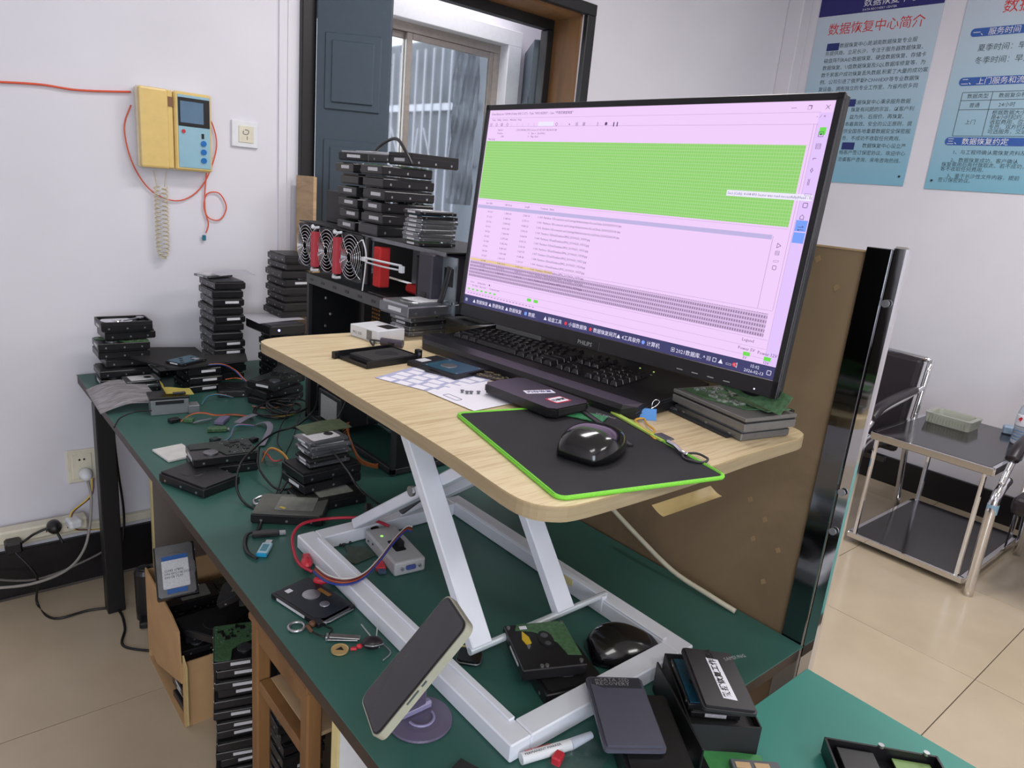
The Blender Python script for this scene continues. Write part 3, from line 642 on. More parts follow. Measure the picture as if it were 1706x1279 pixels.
# ================================================================== KEYBOARD
kx = Vector((.050, -.53, 0)).normalized(); ky = Vector((-kx.y, kx.x, 0)); kz = Vector((0, 0, 1))
KM = Matrix((kx, ky, kz)).transposed().to_4x4(); KM.translation = Vector((.772, 1.186, ZT))
KL, KD = .530, .245
kb = thing('keyboard', 'large black keyboard with palm rest, partly beneath the monitor', 'keyboard', mtx=KM)
def ktop(y): # height profile front -> back
    return .020+.006*min(1, y/.05)+.010*max(0, (y-.07))/.165
def kbody(bm):
    prof = [(0, .002), (0, .014), (.006, .021), (.03, .025), (.068, .024), (.074, .021), (.236, .0315), (.245, .027), (.245, .002)]
    ys = []
    n = 26; R = []
    for i in range(n+1):
        x = KL*i/n; e = min(x, KL-x); k = 1-.9*max(0, 1-e/.02)**3*0
        cut = .016*max(0, 1-e/.03)**2
        R.append([bm.verts.new((x, min(max(y, cut), KD-cut), z)) for y, z in prof])
    for A, B in zip(R, R[1:]):
        for j in range(len(prof)): bm.faces.new((A[j], A[(j+1) % len(prof)], B[(j+1) % len(prof)], B[j]))
    bm.faces.new(R[0][::-1]); bm.faces.new(R[-1])
part('body', kbody, BLK2, kb)
part('edge_groove', lambda bm: (tube(bm, [(KL+.0006, .012, .012), (KL+.0006, .06, .0205), (KL+.0006, .15, .0235), (KL+.0006, .228, .027)], .0007, 4), tube(bm, [(KL+.0006, .02, .008), (KL+.0006, .07, .0165), (KL+.0006, .15, .019), (KL+.0006, .228, .022)], .0007, 4)), DGREY, kb)
def keymesh(w):
    bm = bmesh.new(); u = .0182*w
    g = box(bm, (0, 0, .004), (u-.0012, .0172, .008))
    for v in g:
        if v.co.z > .005: v.co.x *= 1-.0042/(u/2); v.co.y = v.co.y*.74+.0005
    bmesh.ops.bevel(bm, geom=[e for e in bm.edges], offset=.0008, affect='EDGES', segments=1)
    return mesh(bm, 'key', BLK2)
KM_ = {}
def key(x, y, w=1):
    if w not in KM_: KM_[w] = keymesh(w)
    z = .0215+(y-.074)*.0659
    return link('key', KM_[w], kb, T(x, y, z) @ RX(math.atan(.0659)))
rows = [(.087, [1.25, 1.25, 1.25, 6.25, 1.25, 1.25, 1.25, 1.25]), (.106, [2.25]+[1]*10+[2.75]), (.125, [1.75]+[1]*11+[2.25]), (.144, [1.5]+[1]*12+[1.5]), (.163, [1]*13+[2]), (.190, [1, .5, 1, 1, 1, 1, .25, 1, 1, 1, 1, .25, 1, 1, 1, 1])]
for y, ws in rows:
    x = .022
    for w_k in ws:
        u = .0182*w_k
        if not (y == .190 and w_k < 1): key(x+u/2, y, w_k)
        x += u
for r_, y in enumerate((.087, .163, .182-.0, .106)):
    for i in range(3):
        if r_ == 3 and i != 1: continue
        key(.022+.0182*15.5+.0182*i+.009, (.087, .144, .163, .106)[r_], 1)
for y, n in ((.106, 4), (.125, 4), (.144, 4), (.163, 4), (.087, 4)):
    for i in range(n): key(.022+.0182*19+.0182*i+.012, y, 1)
for i in range(3): key(.022+.0182*15.5+.0182*i+.009, .190, 1)
LEDS = mat('led_green', (190, 230, 120), .4, emit=1.0)
part('indicator_light', lambda bm: [cyl(bm, (.40+i*.03, .207, .0295), (.40+i*.03, .207, .0303), .0016, 10) for i in range(2)] and None, LEDS, kb)
part('key_legends', lambda bm: [box(bm, (.03+i*.047, .087+(i % 5)*.019, .0213+((i % 5)*.019+.013)*.0659+.0083), (.004, .0022, .0004)) for i in range(10)] and None, LGR, kb, kind='stuff')

# ================================================================== HARD DRIVES
def hd35(variant):
    """3.5 inch drive lying flat, long side on X, end label towards -X. base at z=0"""
    r = bpy.data.objects.new('hard_drive', None); COL.objects.link(r); r.empty_display_size = .03
    L, W, H = .147, .1016, .0245
    bodym = {'silver': DGREY, 'steel': GREY}.get(variant, BLK2)
    part('body', lambda bm: (box(bm, (0, 0, H/2-.001), (L, W, H-.006), .0015), box(bm, (0, 0, .0035), (L-.004, W-.004, .007), .0008)), bodym, r)
    def screws(bm):
        for s in (-1, 1):
            for x in (-.052, .0, .05): cyl(bm, (x, s*(W/2-.001), .0085), (x, s*(W/2+.0007), .0085), .0028, 8)
    part('screws', screws, SILVER, r, kind='stuff')
    if variant != 'nolabel': part('end_label', lambda bm: box(bm, (-L/2-.0003, -.012+.02*random.random(), H*.5), (.0008, .044, .0075)), LABELM, r, label='white barcode label')
    cov = {'blue': GREY, 'silver': SILVER, 'steel': SILVER, 'lid': mat('dull_grey_lid', (104, 106, 100), .5, .3)}.get(variant, BLK)
    if variant in ('silver', 'black', 'lid', 'nolabel', 'steel', 'blue'):
        def lid(bm):
            poly = [(-.071, -.046), (.066, -.046), (.071, -.041), (.071, .041), (.066, .046), (.02, .046), (.012, .049), (-.012, .049), (-.02, .046), (-.066, .046), (-.071, .041)]
            prism(bm, poly, H-.004, H)
            lathe(bm, [(.03, H), (.029, H+.0008)], 24, (-.02, 0, 0))
        part('lid', lid, cov, r)
        if variant != 'nolabel': part('lid_label', lambda bm: prism(bm, rrect(.08, .066, .004, 3, .01, 0), H+.0008, H+.0012), mat('dull_label', (122, 124, 118), .55, var=.15, scale=60) if variant in ('lid', 'black') else LABELM, r)
        if variant == 'blue':
            part('blue_print', lambda bm: (box(bm, (-.034, 0, H+.0014), (.012, .064, .0005)), box(bm, (.058, 0, H+.0012), (.012, .05, .0006))), mat('label_blue', (40, 92, 160), .5), r)
            text('12345 67890\nS/N WCC4J 2020\n500GB 7200', .009, INK, r, T(.004, -.028, H+.0015) @ RZ(PI/2))
    if variant in ('pcb', 'pcbdark'):
        pm = PCBG if variant == 'pcb' else mat('dark_circuit_board', (30, 40, 34), .4, var=.3, scale=120)
        poly = [(-.0, -.048), (.072, -.048), (.072, .048), (-.065, .048), (-.07, .04), (-.07, .012), (-.03, .008), (-.012, -.015)]
        part('circuit_board', lambda bm: prism(bm, poly, H-.0035, H-.0018), pm, r, label='green circuit board')
        part('spindle', lambda bm: lathe(bm, [(.017, H-.004), (.017, H-.001), (.006, H-.0006)], 20, (-.03, -.02, 0)), GREY, r)
        rnd = random.Random(3)
        part('chips', lambda bm: [box(bm, (rnd.uniform(.005, .062), rnd.uniform(-.04, .04), H-.001), (rnd.choice((.004, .007, .014)), rnd.choice((.003, .006, .012)), .002)) for _ in range(16)] and None, BLK, r, kind='stuff')
        part('solder', lambda bm: [box(bm, (rnd.uniform(-.0, .068), rnd.uniform(-.044, .044), H-.0013), (.003, .0016, .001)) for _ in range(26)] and None, SILVER, r, kind='stuff')
    if variant == 'open':
        part('rim', lambda bm: [box(bm, c, s, .0008) for c, s in (((0, .048, H), (L-.002, .005, .01)), ((0, -.048, H), (L-.002, .005, .01)), ((.071, 0, H), (.005, W-.004, .01)), ((-.071, 0, H), (.005, W-.004, .01)))] and None, BLK, r)
        part('platter', lambda bm: (lathe(bm, [(.045, H-.001), (.045, H+.001)], 40, (-.02, 0, 0)), lathe(bm, [(.014, H+.001), (.013, H+.0035)], 24, (-.02, 0, 0))), CHROME, r, label='bare mirror platter')
        part('arm', lambda bm: (prism(bm, [(.055, .03), (.06, .022), (.0, -.012), (-.003, -.009)], H+.0012, H+.003), lathe(bm, [(.012, H), (.012, H+.004)], 16, (.055, .028, 0))), SILVER, r)
    return r
def hd25(variant):
    r = bpy.data.objects.new('laptop_drive', None); COL.objects.link(r); r.empty_display_size = .03
    L, W, H = .1, .0698, .0092
    part('body', lambda bm: box(bm, (0, 0, H/2-.0004), (L, W, H-.002), .001), GREY if variant == 'silver' else BLK2, r)
    part('screws', lambda bm: [cyl(bm, (x, s*(W/2-.001), .004), (x, s*(W/2+.0006), .004), .002, 8) for s in (-1, 1) for x in (-.038, .038)] and None, SILVER, r, kind='stuff')
    part('end_label', lambda bm: box(bm, (-L/2-.0003, 0, H*.5), (.0007, .03, .0045)), LABELM, r, label='white barcode label')
    if variant in ('silver', 'label'):
        part('lid', lambda bm: prism(bm, rrect(.096, .066, .004), H-.0014, H), SILVER, r)
        part('lid_label', lambda bm: prism(bm, rrect(.07, .052, .003, 3), H, H+.0004), LABELM, r)
        part('spindle', lambda bm: lathe(bm, [(.011, H+.0002), (.011, H+.0008)], 20, (.018, .0, 0)), DGREY, r)
    elif variant in ('green', 'bluepcb'):
        part('circuit_board', lambda bm: prism(bm, [(-.047, -.032), (.012, -.032), (.014, -.01), (.047, .0), (.047, .032), (-.047, .032)], H-.0012, H), PCBG if variant == 'green' else PCBB, r)
        part('spindle', lambda bm: lathe(bm, [(.012, H-.001), (.012, H+.0008), (.005, H+.001)], 20, (.022, -.016, 0)), SILVER, r)
        part('chips', lambda bm: [box(bm, (-.035+i*.015, -.018+(i % 3)*.018, H+.0006), (.008, .008, .0012)) for i in range(5)] and None, BLK, r, kind='stuff')
    elif variant == 'black':
        part('lid', lambda bm: prism(bm, rrect(.096, .066, .004), H-.0014, H), MATTE, r)
    return r
PROTO = {}
def drive(kind, variant, loc, rz, label, group=None, rx=0, ry=0, sz=1, mtx=None):
    k = (kind, variant)
    if k not in PROTO: PROTO[k] = (hd35 if kind == 35 else hd25)(variant); o = PROTO[k]
    else: o = copy_tree(PROTO[k])
    if mtx is not None: o.matrix_world = mtx; o.rotation_mode = 'XYZ'
    else: o.location = loc; o.rotation_euler = (rx, ry, rz)
    o.scale = (1, 1, sz)
    o['label'] = label; o['category'] = 'hard drive'
    if group: o['group'] = group
    elif 'group' in o: del o['group']
    return o
ORD = ['topmost', 'second from top', 'third from top', 'fourth from top', 'fifth from top', 'sixth from top', 'seventh from top', 'eighth from top', 'ninth from top', 'tenth from top', 'eleventh from top', 'twelfth from top', 'thirteenth from top']
VD = {'silver': 'silver-lidded', 'black': 'black', 'pcb': 'black with green board', 'pcbdark': 'black bare-board', 'open': 'opened black', 'nolabel': 'plain black', 'blue': 'blue-labelled', 'steel': 'steel', 'lid': 'silver-lidded', 'green': 'green-board', 'bluepcb': 'blue-board', 'label': 'paper-labelled'}
def stack(kinds, x, y, z0, rz, where, group, step35=.0262, step25=.0098, jit=.006, jr=.04, seed=1, sz=1):
    """kinds from bottom to top"""
    rnd = random.Random(seed); z = z0; n = len(kinds)
    for i, (k, v) in enumerate(kinds):
        drive(k, v, (x+rnd.uniform(-jit, jit), y+rnd.uniform(-jit, jit), z), rz+rnd.uniform(-jr, jr), '%s %s %shard drive, %s' % (ORD[n-1-i], VD[v], 'small ' if k == 25 else '', where), group, sz=sz)
        z += (step35 if k == 35 else step25)*sz
    return z
B35, N35, S35, P35, D35, O35 = (35, 'black'), (35, 'nolabel'), (35, 'silver'), (35, 'pcb'), (35, 'pcbdark'), (35, 'open')
# left stack against the wall (long sides to the viewer)
stack([D35, N35, N35, N35, P35, N35], .515, 2.50, DZ, 0, 'in leftmost stack against the wall', 'drives in the leftmost wall stack', jit=.014, seed=4, sz=1.12)
drive(35, 'open', (.518, 2.50, DZ+6*.0262*1.12), 0, 'opened black hard drive with bare platter, crowning leftmost wall stack', 'drives in the leftmost wall stack')
stack([(25, 'black'), (25, 'silver'), (25, 'label')], .535, 2.385, DZ, .05, 'in low pile before leftmost stack', 'small drives before the leftmost stack', jit=.003, sz=1.3)
drive(35, 'pcb', (.69, 2.56, DZ), .1, 'black hard drive with green board lying at the wall behind flat black panel')
# second stack, ends to the viewer
stack([N35, N35, B35, B35, B35, N35, N35, B35, N35, B35, N35, N35], .815, 2.47, DZ, PI/2, 'in tall stack left of the white paper', 'drives in the tall stack by the white paper', seed=9, jit=.005, sz=1.08)
drive(25, 'silver', (.80, 2.50, DZ+12*.0262*1.08), .3, 'small silver hard drive under crumpled paper on top of tall stack')
def flap(bm, w_, h_, f):
    n = 10; g = [[bm.verts.new((w_*i/n, h_*j/n, f(i/n, j/n))) for i in range(n+1)] for j in range(n+1)]
    for j in range(n):
        for i in range(n): bm.faces.new((g[j][i], g[j][i+1], g[j+1][i+1], g[j+1][i]))
    bmesh.ops.solidify(bm, geom=bm.faces[:], thickness=.0004)
ZS2 = DZ+12*.0262*1.08
solo('folded_paper', 'folded white paper sticking out from top of the tall drive stack', 'paper', lambda bm: flap(bm, .12, .09, lambda u, v: .016+.004*math.sin(3*u)+.006*u*v), PAPER, (.79, 2.40, ZS2), .05, smooth=True)
# device pile right of it
zc = stack([N35, N35, B35, N35, B35, B35], .985, 2.36, DZ, PI/2+.05, 'in pile under blue-lit enclosure', 'drives under the blue-lit enclosure', seed=12, jit=.006, sz=1.1)
en = thing('drive_enclosure', 'black glossy drive enclosure with blue light on the pile', 'enclosure', (.96, 2.36, zc), .1)
part('case', lambda bm: box(bm, (0, 0, .018), (.13, .18, .036), .005), BLK2, en)
part('blue_light', lambda bm: cyl(bm, (-.035, -.0895, .02), (-.035, -.092, .02), .004, 12), mat('blue_led', (150, 150, 255), .3, emit=4), en, label='blue light')
solo('white_sheet', 'white paper sheet lying on the black enclosure near wall', 'paper', lambda bm: flap(bm, .17, .15, lambda u, v: .002+.004*math.sin(2*u+v)), PAPER, (.88, 2.30, zc+.037), .1, smooth=True)
stack([N35, N35, N35, N35, D35, N35, N35, N35], 1.030, 2.42, zc+.044, PI/2+.03, 'in upper pile left of the fan row', 'drives in the upper pile by fan row', seed=21, jit=.01, sz=1.04)
# black flat panel resting on three drives, teal drive on top
stack([B35, B35, B35], .70, 2.36, DZ, PI/2+.06, 'under the flat black panel', 'drives under the flat black panel', seed=31, jit=.003, sz=1.06)
solo('flat_panel', 'flat matte black panel resting on drives at the far left', 'panel', lambda bm: prism(bm, [(.515, 2.47), (.60, 2.27), (.84, 2.30), (.865, 2.385), (.735, 2.40), (.74, 2.52), (.60, 2.56)], DZ+.0855, DZ+.0925), MATTE)
drive(25, 'bluepcb', (.655, 2.325, DZ+.094), .5, 'small teal-board hard drive lying on the flat black panel')

# dark clutter between the flat panel and the tower
stack([N35, N35, D35], .865, 2.12, DZ, .5, 'in low pile before the computer tower', 'drives in the low pile before the tower', seed=81, jit=.01, jr=.3)
drive(35, 'nolabel', (.80, 2.235, DZ), -.3, 'plain black hard drive lying alone between flat panel and pile')
solo('cable_coil', 'tangled coil of thick black cable lying before the computer tower', 'cable', lambda bm: [tube(bm, [(.80+(.045+.012*math.sin(k*2.1))*math.cos(a*PI/6+k)+.01*k, 2.0+(.06+.012*math.cos(k*1.7))*math.sin(a*PI/6+k)-.008*k, DZ+.006+.007*k+.004*math.sin(a+k)) for a in range(12)], .0032, 6, closed=True) for k in range(5)] and None, BLK, smooth=True)
solo('mesh_pouch', 'black speckled mesh pouch standing before the blue-lit enclosure pile', 'pouch', lambda bm: [v for v in ball(bm, (0, 0, .045), (.045, .05, .05), 20, 12)] and bmesh.ops.transform(bm, matrix=Matrix(), verts=bm.verts[:]) and None, mat('speckled_black', (30, 32, 34), .7, var=.5, scale=220, bump=1.0), (.925, 2.20, DZ-.003), smooth=True)

# ---- black computer case with three fans and open chassis on top
cs = thing('computer_case', 'open black computer tower standing behind the riser', 'computer', (0, 0, 0))
CX0, CX1, CY0, CY1, CZ = .875, 1.075, 1.42, 1.925, 1.192
def frame(bm):
    for x in (CX0+.006, CX1-.006):
        for y in (CY0+.006, CY1-.006): box(bm, (x, y, (DZ+CZ)/2), (.012, .012, CZ-DZ-.004), .001)
    for z in (DZ+.012, CZ-.008):
        for x in (CX0+.006, CX1-.006): box(bm, (x, (CY0+CY1)/2, z), (.012, CY1-CY0, .014), .001)
        for y in (CY0+.006, CY1-.006): box(bm, ((CX0+CX1)/2, y, z), (CX1-CX0, .012, .014), .001)
part('frame', frame, DGREY, cs)
part('top_panel', lambda bm: box(bm, ((CX0+CX1)/2, (CY0+CY1)/2, CZ-.002), (CX1-CX0, CY1-CY0, .004), .001), DGREY, cs)
part('top_flange', lambda bm: box(bm, (CX0-.001, (CY0+CY1)/2, CZ-.014), (.002, CY1-CY0, .026)), mat('grey_flange', (92, 92, 92), .5, .4), cs)
part('flange_slots', lambda bm: [box(bm, (CX0-.0022, CY0+.05+i*.07, CZ-.014), (.001, .02, .007)) for i in range(7)] and None, BLK, cs, kind='stuff')
part('inner_tray', lambda bm: box(bm, (CX1-.02, (CY0+CY1)/2, (DZ+CZ)/2), (.003, CY1-CY0-.03, CZ-DZ-.03)), MATTE, cs)
part('rear_panel', lambda bm: box(bm, ((CX0+CX1)/2, CY1-.002, (DZ+CZ)/2), (CX1-CX0-.02, .003, CZ-DZ-.03)), BLK, cs)
part('front_panel', lambda bm: box(bm, ((CX0+CX1)/2, CY0+.002, (DZ+CZ)/2), (CX1-CX0-.02, .003, CZ-DZ-.03)), BLK, cs)
ps_ = part('power_supply', lambda bm: box(bm, (.965, 1.80, DZ+.066), (.15, .14, .086), .003), DGREY, cs)
part('rating_label', lambda bm: box(bm, (.8892, 1.80, DZ+.062), (.0008, .10, .07)), mat('rating_label', (168, 170, 168), .5, var=.12, scale=120), ps_, label='white rating label')
AMBREFL = mat('amber_reflection_tone', (146, 96, 42), .5, .3)
part('amber_reflection', lambda bm: [box(bm, (CX0+.12, 1.72+(i % 4)*.012, 1.06+(i//4)*.011), (.002, .008, .006)) for i in range(40)] and None, AMBREFL, cs, kind='stuff')  # amber dashes put in as the reflection of an orange mesh
part('drive_cage', lambda bm: [box(bm, (CX0+.09, 1.53, DZ+.10+i*.032), (.12, .16, .002)) for i in range(8)]+[box(bm, (CX0+.035, 1.53+s*.08, DZ+.21), (.003, .003, .27)) for s in (-1, 1)] and None, DGREY, cs)
part('side_screws', lambda bm: [cyl(bm, (CX0+.03, 1.86-.03*(i % 2), 1.13-.04*i), (CX0+.026, 1.86-.03*(i % 2), 1.13-.04*i), .004, 8) for i in range(5)] and None, SILVER, cs, kind='stuff')
solo('wire_bundle', 'yellow and orange power wire bundle spilling below the computer tower', 'wires', lambda bm: [tube(bm, [(.865, 1.64+.006*i, DZ+.03+.004*i), (.85, 1.60, DZ+.055+.006*i), (.83, 1.55+.004*i, DZ+.06+.004*i), (.83, 1.50, DZ+.02+.005*(i % 3)), (.86, 1.46, DZ+.012+.004*(i % 4))], .0014, 5) for i in range(7)] and None, mat('orange_wire', (176, 98, 48), .45), smooth=True)
solo('wire_bundle', 'loop of yellow wires beneath the riser near computer tower', 'wires', lambda bm: [tube(bm, [(.80+.003*i, 1.60, DZ+.01), (.79, 1.575, DZ+.03+.003*i), (.81, 1.54, DZ+.036+.003*i), (.83+.004*i, 1.575, DZ+.02), (.81, 1.60, DZ+.012)], .0014, 5, closed=True) for i in range(5)] and None, mat('yellow_wire2', (196, 172, 64), .45), smooth=True)
# fan row
fr = thing('fan_row', 'row of three zip-tied wire-grilled fans with red foam spacers', 'fans', (CX0+.004, 0, CZ))
FANZ = .076; FY = (1.935, 1.803, 1.671)
for y in FY:
    def ff(bm):
        n = 32; o = rrect(.12, .12, .008, 3); 
        pts = []
        ring_o = [(y+.0595*max(-1, min(1, 1.35*math.cos(2*PI*i/n))), FANZ+.0595*max(-1, min(1, 1.35*math.sin(2*PI*i/n)))) for i in range(n)]
        ring_i = [(y+.0565*math.cos(2*PI*i/n), FANZ+.0565*math.sin(2*PI*i/n)) for i in range(n)]
        for x0, x1 in ((0, .025),):
            V = [[bm.verts.new((x, p[0], p[1])) for p in rg] for x in (x0, x1) for rg in (ring_o, ring_i)]
            for i in range(n):
                j = (i+1) % n
                bm.faces.new((V[0][i], V[0][j], V[1][j], V[1][i])); bm.faces.new((V[2][i], V[3][i], V[3][j], V[2][j]))
                bm.faces.new((V[0][i], V[2][i], V[2][j], V[0][j])); bm.faces.new((V[1][i], V[1][j], V[3][j], V[3][i]))
    f_ = part('fan', ff, BLK, fr)
    part('hub', lambda bm: cyl(bm, (.006, y, FANZ), (.022, y, FANZ), .02, 24), BLK, f_)
    def bl(bm):
        for i in range(7):
            a = 2*PI*i/7; c0, s0 = math.cos(a), math.sin(a); c1, s1 = math.cos(a+.55), math.sin(a+.55)
            vs = [bm.verts.new((.008, y+.02*c0, FANZ+.02*s0)), bm.verts.new((.008, y+.054*c0, FANZ+.054*s0)), bm.verts.new((.02, y+.054*c1, FANZ+.054*s1)), bm.verts.new((.02, y+.02*c1, FANZ+.02*s1))]
            bm.faces.new(vs)
        bmesh.ops.solidify(bm, geom=bm.faces[:], thickness=.001)
    part('blades', bl, MATTE, f_)
    def grl(bm):
        for k in range(6):
            R_ = .012+k*.0088; tube(bm, [(-.004-.004*(1-k/6), y+R_*math.cos(2*PI*i/28), FANZ+R_*math.sin(2*PI*i/28)) for i in range(28)], .0011, 5, closed=True, smooth=False)
        for a in (PI*.25, PI*.75, PI*1.25, PI*1.75):
            tube(bm, [(-.007, y+.01*math.cos(a), FANZ+.01*math.sin(a)), (-.005, y+.056*math.cos(a), FANZ+.056*math.sin(a)), (-.001, y+.076*math.cos(a), FANZ+.072*math.sin(a))], .0013, 5, smooth=False)
    part('wire_grille', grl, CHROME, f_, smooth=True, label='chrome wire grille')
for y in (1.869, 1.737):
    part('foam_spacer', lambda bm: box(bm, (-.001, y, FANZ-.004), (.03, .024, .095), .002), mat('red_tape', (196, 64, 76), .6), fr, label='red foam spacer')
for y in (1.869, 1.737):
    for z in (FANZ+.056, FANZ-.06):
        part('zip_tie', lambda bm: (tube(bm, [(-.006, y+.02, z+.003), (-.012, y, z-.001), (-.006, y-.02, z+.002)], .004, 6), box(bm, (-.013, y+.004, z), (.009, .009, .008), .001)), WHITE, fr, smooth=True)
part('dark_side', lambda bm: box(bm, (.006, 1.597, FANZ), (.014, .018, .118), .003), BLK2, fr)
# open chassis right of the fans (its lid carries the drive stacks)
ch = thing('open_chassis', 'open steel computer chassis beside the fans holding stacks on its lid', 'computer', (0, 0, CZ))
part('lid', lambda bm: box(bm, (1.0, 1.64, .138), (.22, .75, .003)), DGREY, ch)
part('lid_lip', lambda bm: box(bm, (.8885, 1.45, .134), (.003, .37, .009)), GREY, ch)
part('base_plate', lambda bm: box(bm, (.99, 1.37, .003), (.22, .42, .003)), DGREY, ch)
part('back_plate', lambda bm: box(bm, (1.09, 1.60, .069), (.003, .66, .134)), MATTE, ch)
part('foam_block', lambda bm: box(bm, (.90, 1.555, .068), (.03, .034, .098), .003), REDF, ch, label='red foam block')
part('foam_strip', lambda bm: box(bm, (.97, 1.475, .022), (.05, .085, .022), .006), REDF, ch, label='red foam strip')
STEELB = mat('galvanised_steel', (160, 170, 178), .35, .7, var=.15, scale=10)
part('blue_steel_bracket', lambda bm: (box(bm, (.97, 1.50, .07), (.003, .045, .12)), box(bm, (.968, 1.50, .07), (.002, .02, .03))), STEELB, ch)
part('black_loop', lambda bm: tube(bm, [(.93, 1.43, .01), (.93, 1.435, .11), (.93, 1.40, .115), (.93, 1.36, .11), (.93, 1.36, .02)], .006, 8, smooth=False), BLK, ch)
part('psu_block', lambda bm: box(bm, (.925, 1.325, .066), (.10, .055, .128), .003), mat('violet_black_box', (52, 48, 58), .5), ch)
part('socket', lambda bm: box(bm, (.874, 1.325, .03), (.003, .02, .028), .001), BLK, ch)
part('bracket_plate', lambda bm: (box(bm, (.905, 1.272, .066), (.003, .055, .126)), box(bm, (.935, 1.272, .003), (.06, .055, .003))), STEELB, ch, label='pale galvanised bracket plate')
part('bracket_cutouts', lambda bm: (box(bm, (.9032, 1.272, .085), (.001, .034, .04)), [cyl(bm, (.9036, 1.29-i*.018, .03), (.9028, 1.29-i*.018, .03), .003, 10) for i in range(3)]) and None, BLK, ch, kind='stuff')
part('cable_ties', lambda bm: (tube(bm, [(.862, 1.585, .13), (.865, 1.57, .09), (.866, 1.585, .005)], .002, 5), tube(bm, [(.862, 1.575, .088), (.87, 1.50, .088), (.88, 1.43, .088)], .0028, 5), tube(bm, [(.864, 1.57, .078), (.872, 1.50, .076), (.885, 1.44, .076)], .0022, 5), box(bm, (.863, 1.575, .084), (.01, .016, .01), .001), box(bm, (.878, 1.425, .08), (.01, .012, .016), .001)), WHITE, ch, smooth=False, label='white zip ties')
solo('sata_cable', 'flat black cable draped over the galvanised bracket plate', 'cable', lambda bm: tube(bm, [(.893, 1.255, CZ+.11), (.886, 1.258, CZ+.07), (.878, 1.265, CZ+.03), (.872, 1.285, CZ+.012), (.874, 1.262, CZ+.006)], .0035, 8, flat=.009), BLK, smooth=True)
ZL = CZ+.1405
# stacks on the chassis lid
BOXM = mat('charcoal_box', (48, 48, 50), .6, var=.04)
solo('black_box', 'matte charcoal box standing behind the fan row on chassis lid', 'box', lambda bm: box(bm, (0, 0, .045), (.11, .15, .09), .002), BOXM, (1.02, 1.925, ZL))
z1 = stack([D35, B35, D35, D35, N35, D35], .972, 1.745, ZL, 0, 'in left stack on chassis lid', 'drives in the left lid stack', seed=41, jit=.009, sz=1.1)
z2 = stack([N35, B35, D35, B35, N35, P35], .970, 1.605, ZL, 0, 'in middle stack on chassis lid', 'drives in the middle lid stack', seed=43, jit=.009, sz=1.1)
drive(35, 'silver', (.975, 1.755, z1+.004), .35, 'silver-lidded hard drive tilted on top of left lid stack', ry=-.05)
drive(35, 'open', (1.035, 1.60, max(z1, z2)+.001), .06, 'opened hard drive lying crosswise on top of the two lid stacks')
z3 = stack([(25, 'green'), (25, 'silver'), (25, 'silver'), (25, 'silver'), (25, 'silver'), (25, 'silver'), (25, 'bluepcb'), (25, 'label')], .93, 1.395, ZL, 0, 'in right stack of small drives on chassis lid', 'small drives in the right lid stack', seed=47, jit=.004)
stack([N35, S35, N35, N35, N35], 1.03, 1.39, ZL+.04, .0, 'in rear stack on chassis lid beside the monitor', 'drives in the rear lid stack', seed=49, jit=.005) if 0 else None
solo('black_cable', 'black cable arching over the top of chassis drive stacks', 'cable', lambda bm: tube(bm, [(.97, 1.73, z1+.034), (.965, 1.67, z1+.055), (.955, 1.60, z1+.060), (.945, 1.54, z2+.03), (.945, 1.51, z2+.002)], .004, 8), BLK, smooth=True)
# plywood offcut box by the wall
wbx = thing('plywood_box', 'pale open plywood box leaning against the back wall behind fans', 'box', (0, 0, 0))
part('back_board', lambda bm: box(bm, (1.20, 2.60, 1.10), (.125, .012, .70)), PLY2, wbx)
part('side_board', lambda bm: box(bm, (1.143, 2.53, 1.10), (.012, .14, .70)), PLY2, wbx)
part('lower_board', lambda bm: box(bm, (1.19, 2.585, 1.02), (.09, .012, .53)), mat('yellow_ply', (198, 160, 104), .6, var=.12, scale=6), wbx)
part('post', lambda bm: box(bm, (1.20, 2.57, .375), (.11, .05, .75)), PLY2, wbx)

# ================================================================== ON THE RISER
Z = ZT+.0004
stack([(25, 'silver'), (25, 'silver'), (25, 'label'), (25, 'silver'), (35, 'steel')], .852, 1.302, Z, .08, 'in stack at left end of the keyboard', 'drives stacked at left end of keyboard', seed=53, jit=.004, sz=1.15)
wbm = mat('small_box_white', (216, 218, 222), .45, var=.03)
c_, h_, l_, d_ = quadfit([(588, 560), (642, 577), (668, 563), (618, 548)], Z)
wbo = thing('small_box', 'small white cardboard box with printed code lying on the riser', 'box', (c_.x-.003, c_.y-.004, Z), h_)
part('carton', lambda bm: box(bm, (0, 0, .0125), (.088, .072, .025), .001), wbm, wbo)
part('window', lambda bm: box(bm, (.018, .012, .0252), (.036, .03, .0005)), BLK, wbo)
part('code_patch', lambda bm: box(bm, (.018, -.0362, .0125), (.016, .0004, .02)), mat('code_grey', (120, 118, 116), .6, var=.5, scale=900), wbo)
text('M.2  SSD', .008, mat('label_ink', (84, 84, 90), .6, var=0), wbo, T(-.034, -.0366, .008) @ RX(PI/2))
us = thing('usb_adapter', 'dark cylindrical adapter with short cable behind the black tray', 'adapter', at_z(652, 577, Z), -.9)
part('barrel', lambda bm: cyl(bm, (-.022, 0, .008), (.024, 0, .008), .0075, 16), mat('plum_plastic', (70, 64, 76), .35), us, smooth=False)
part('cable', lambda bm: tube(bm, [(-.022, 0, .008), (-.04, -.012, .01), (-.028, -.026, .004), (-.05, .03, .004), (-.085, .06, .004)], .002, 6), BLK, us, smooth=True)
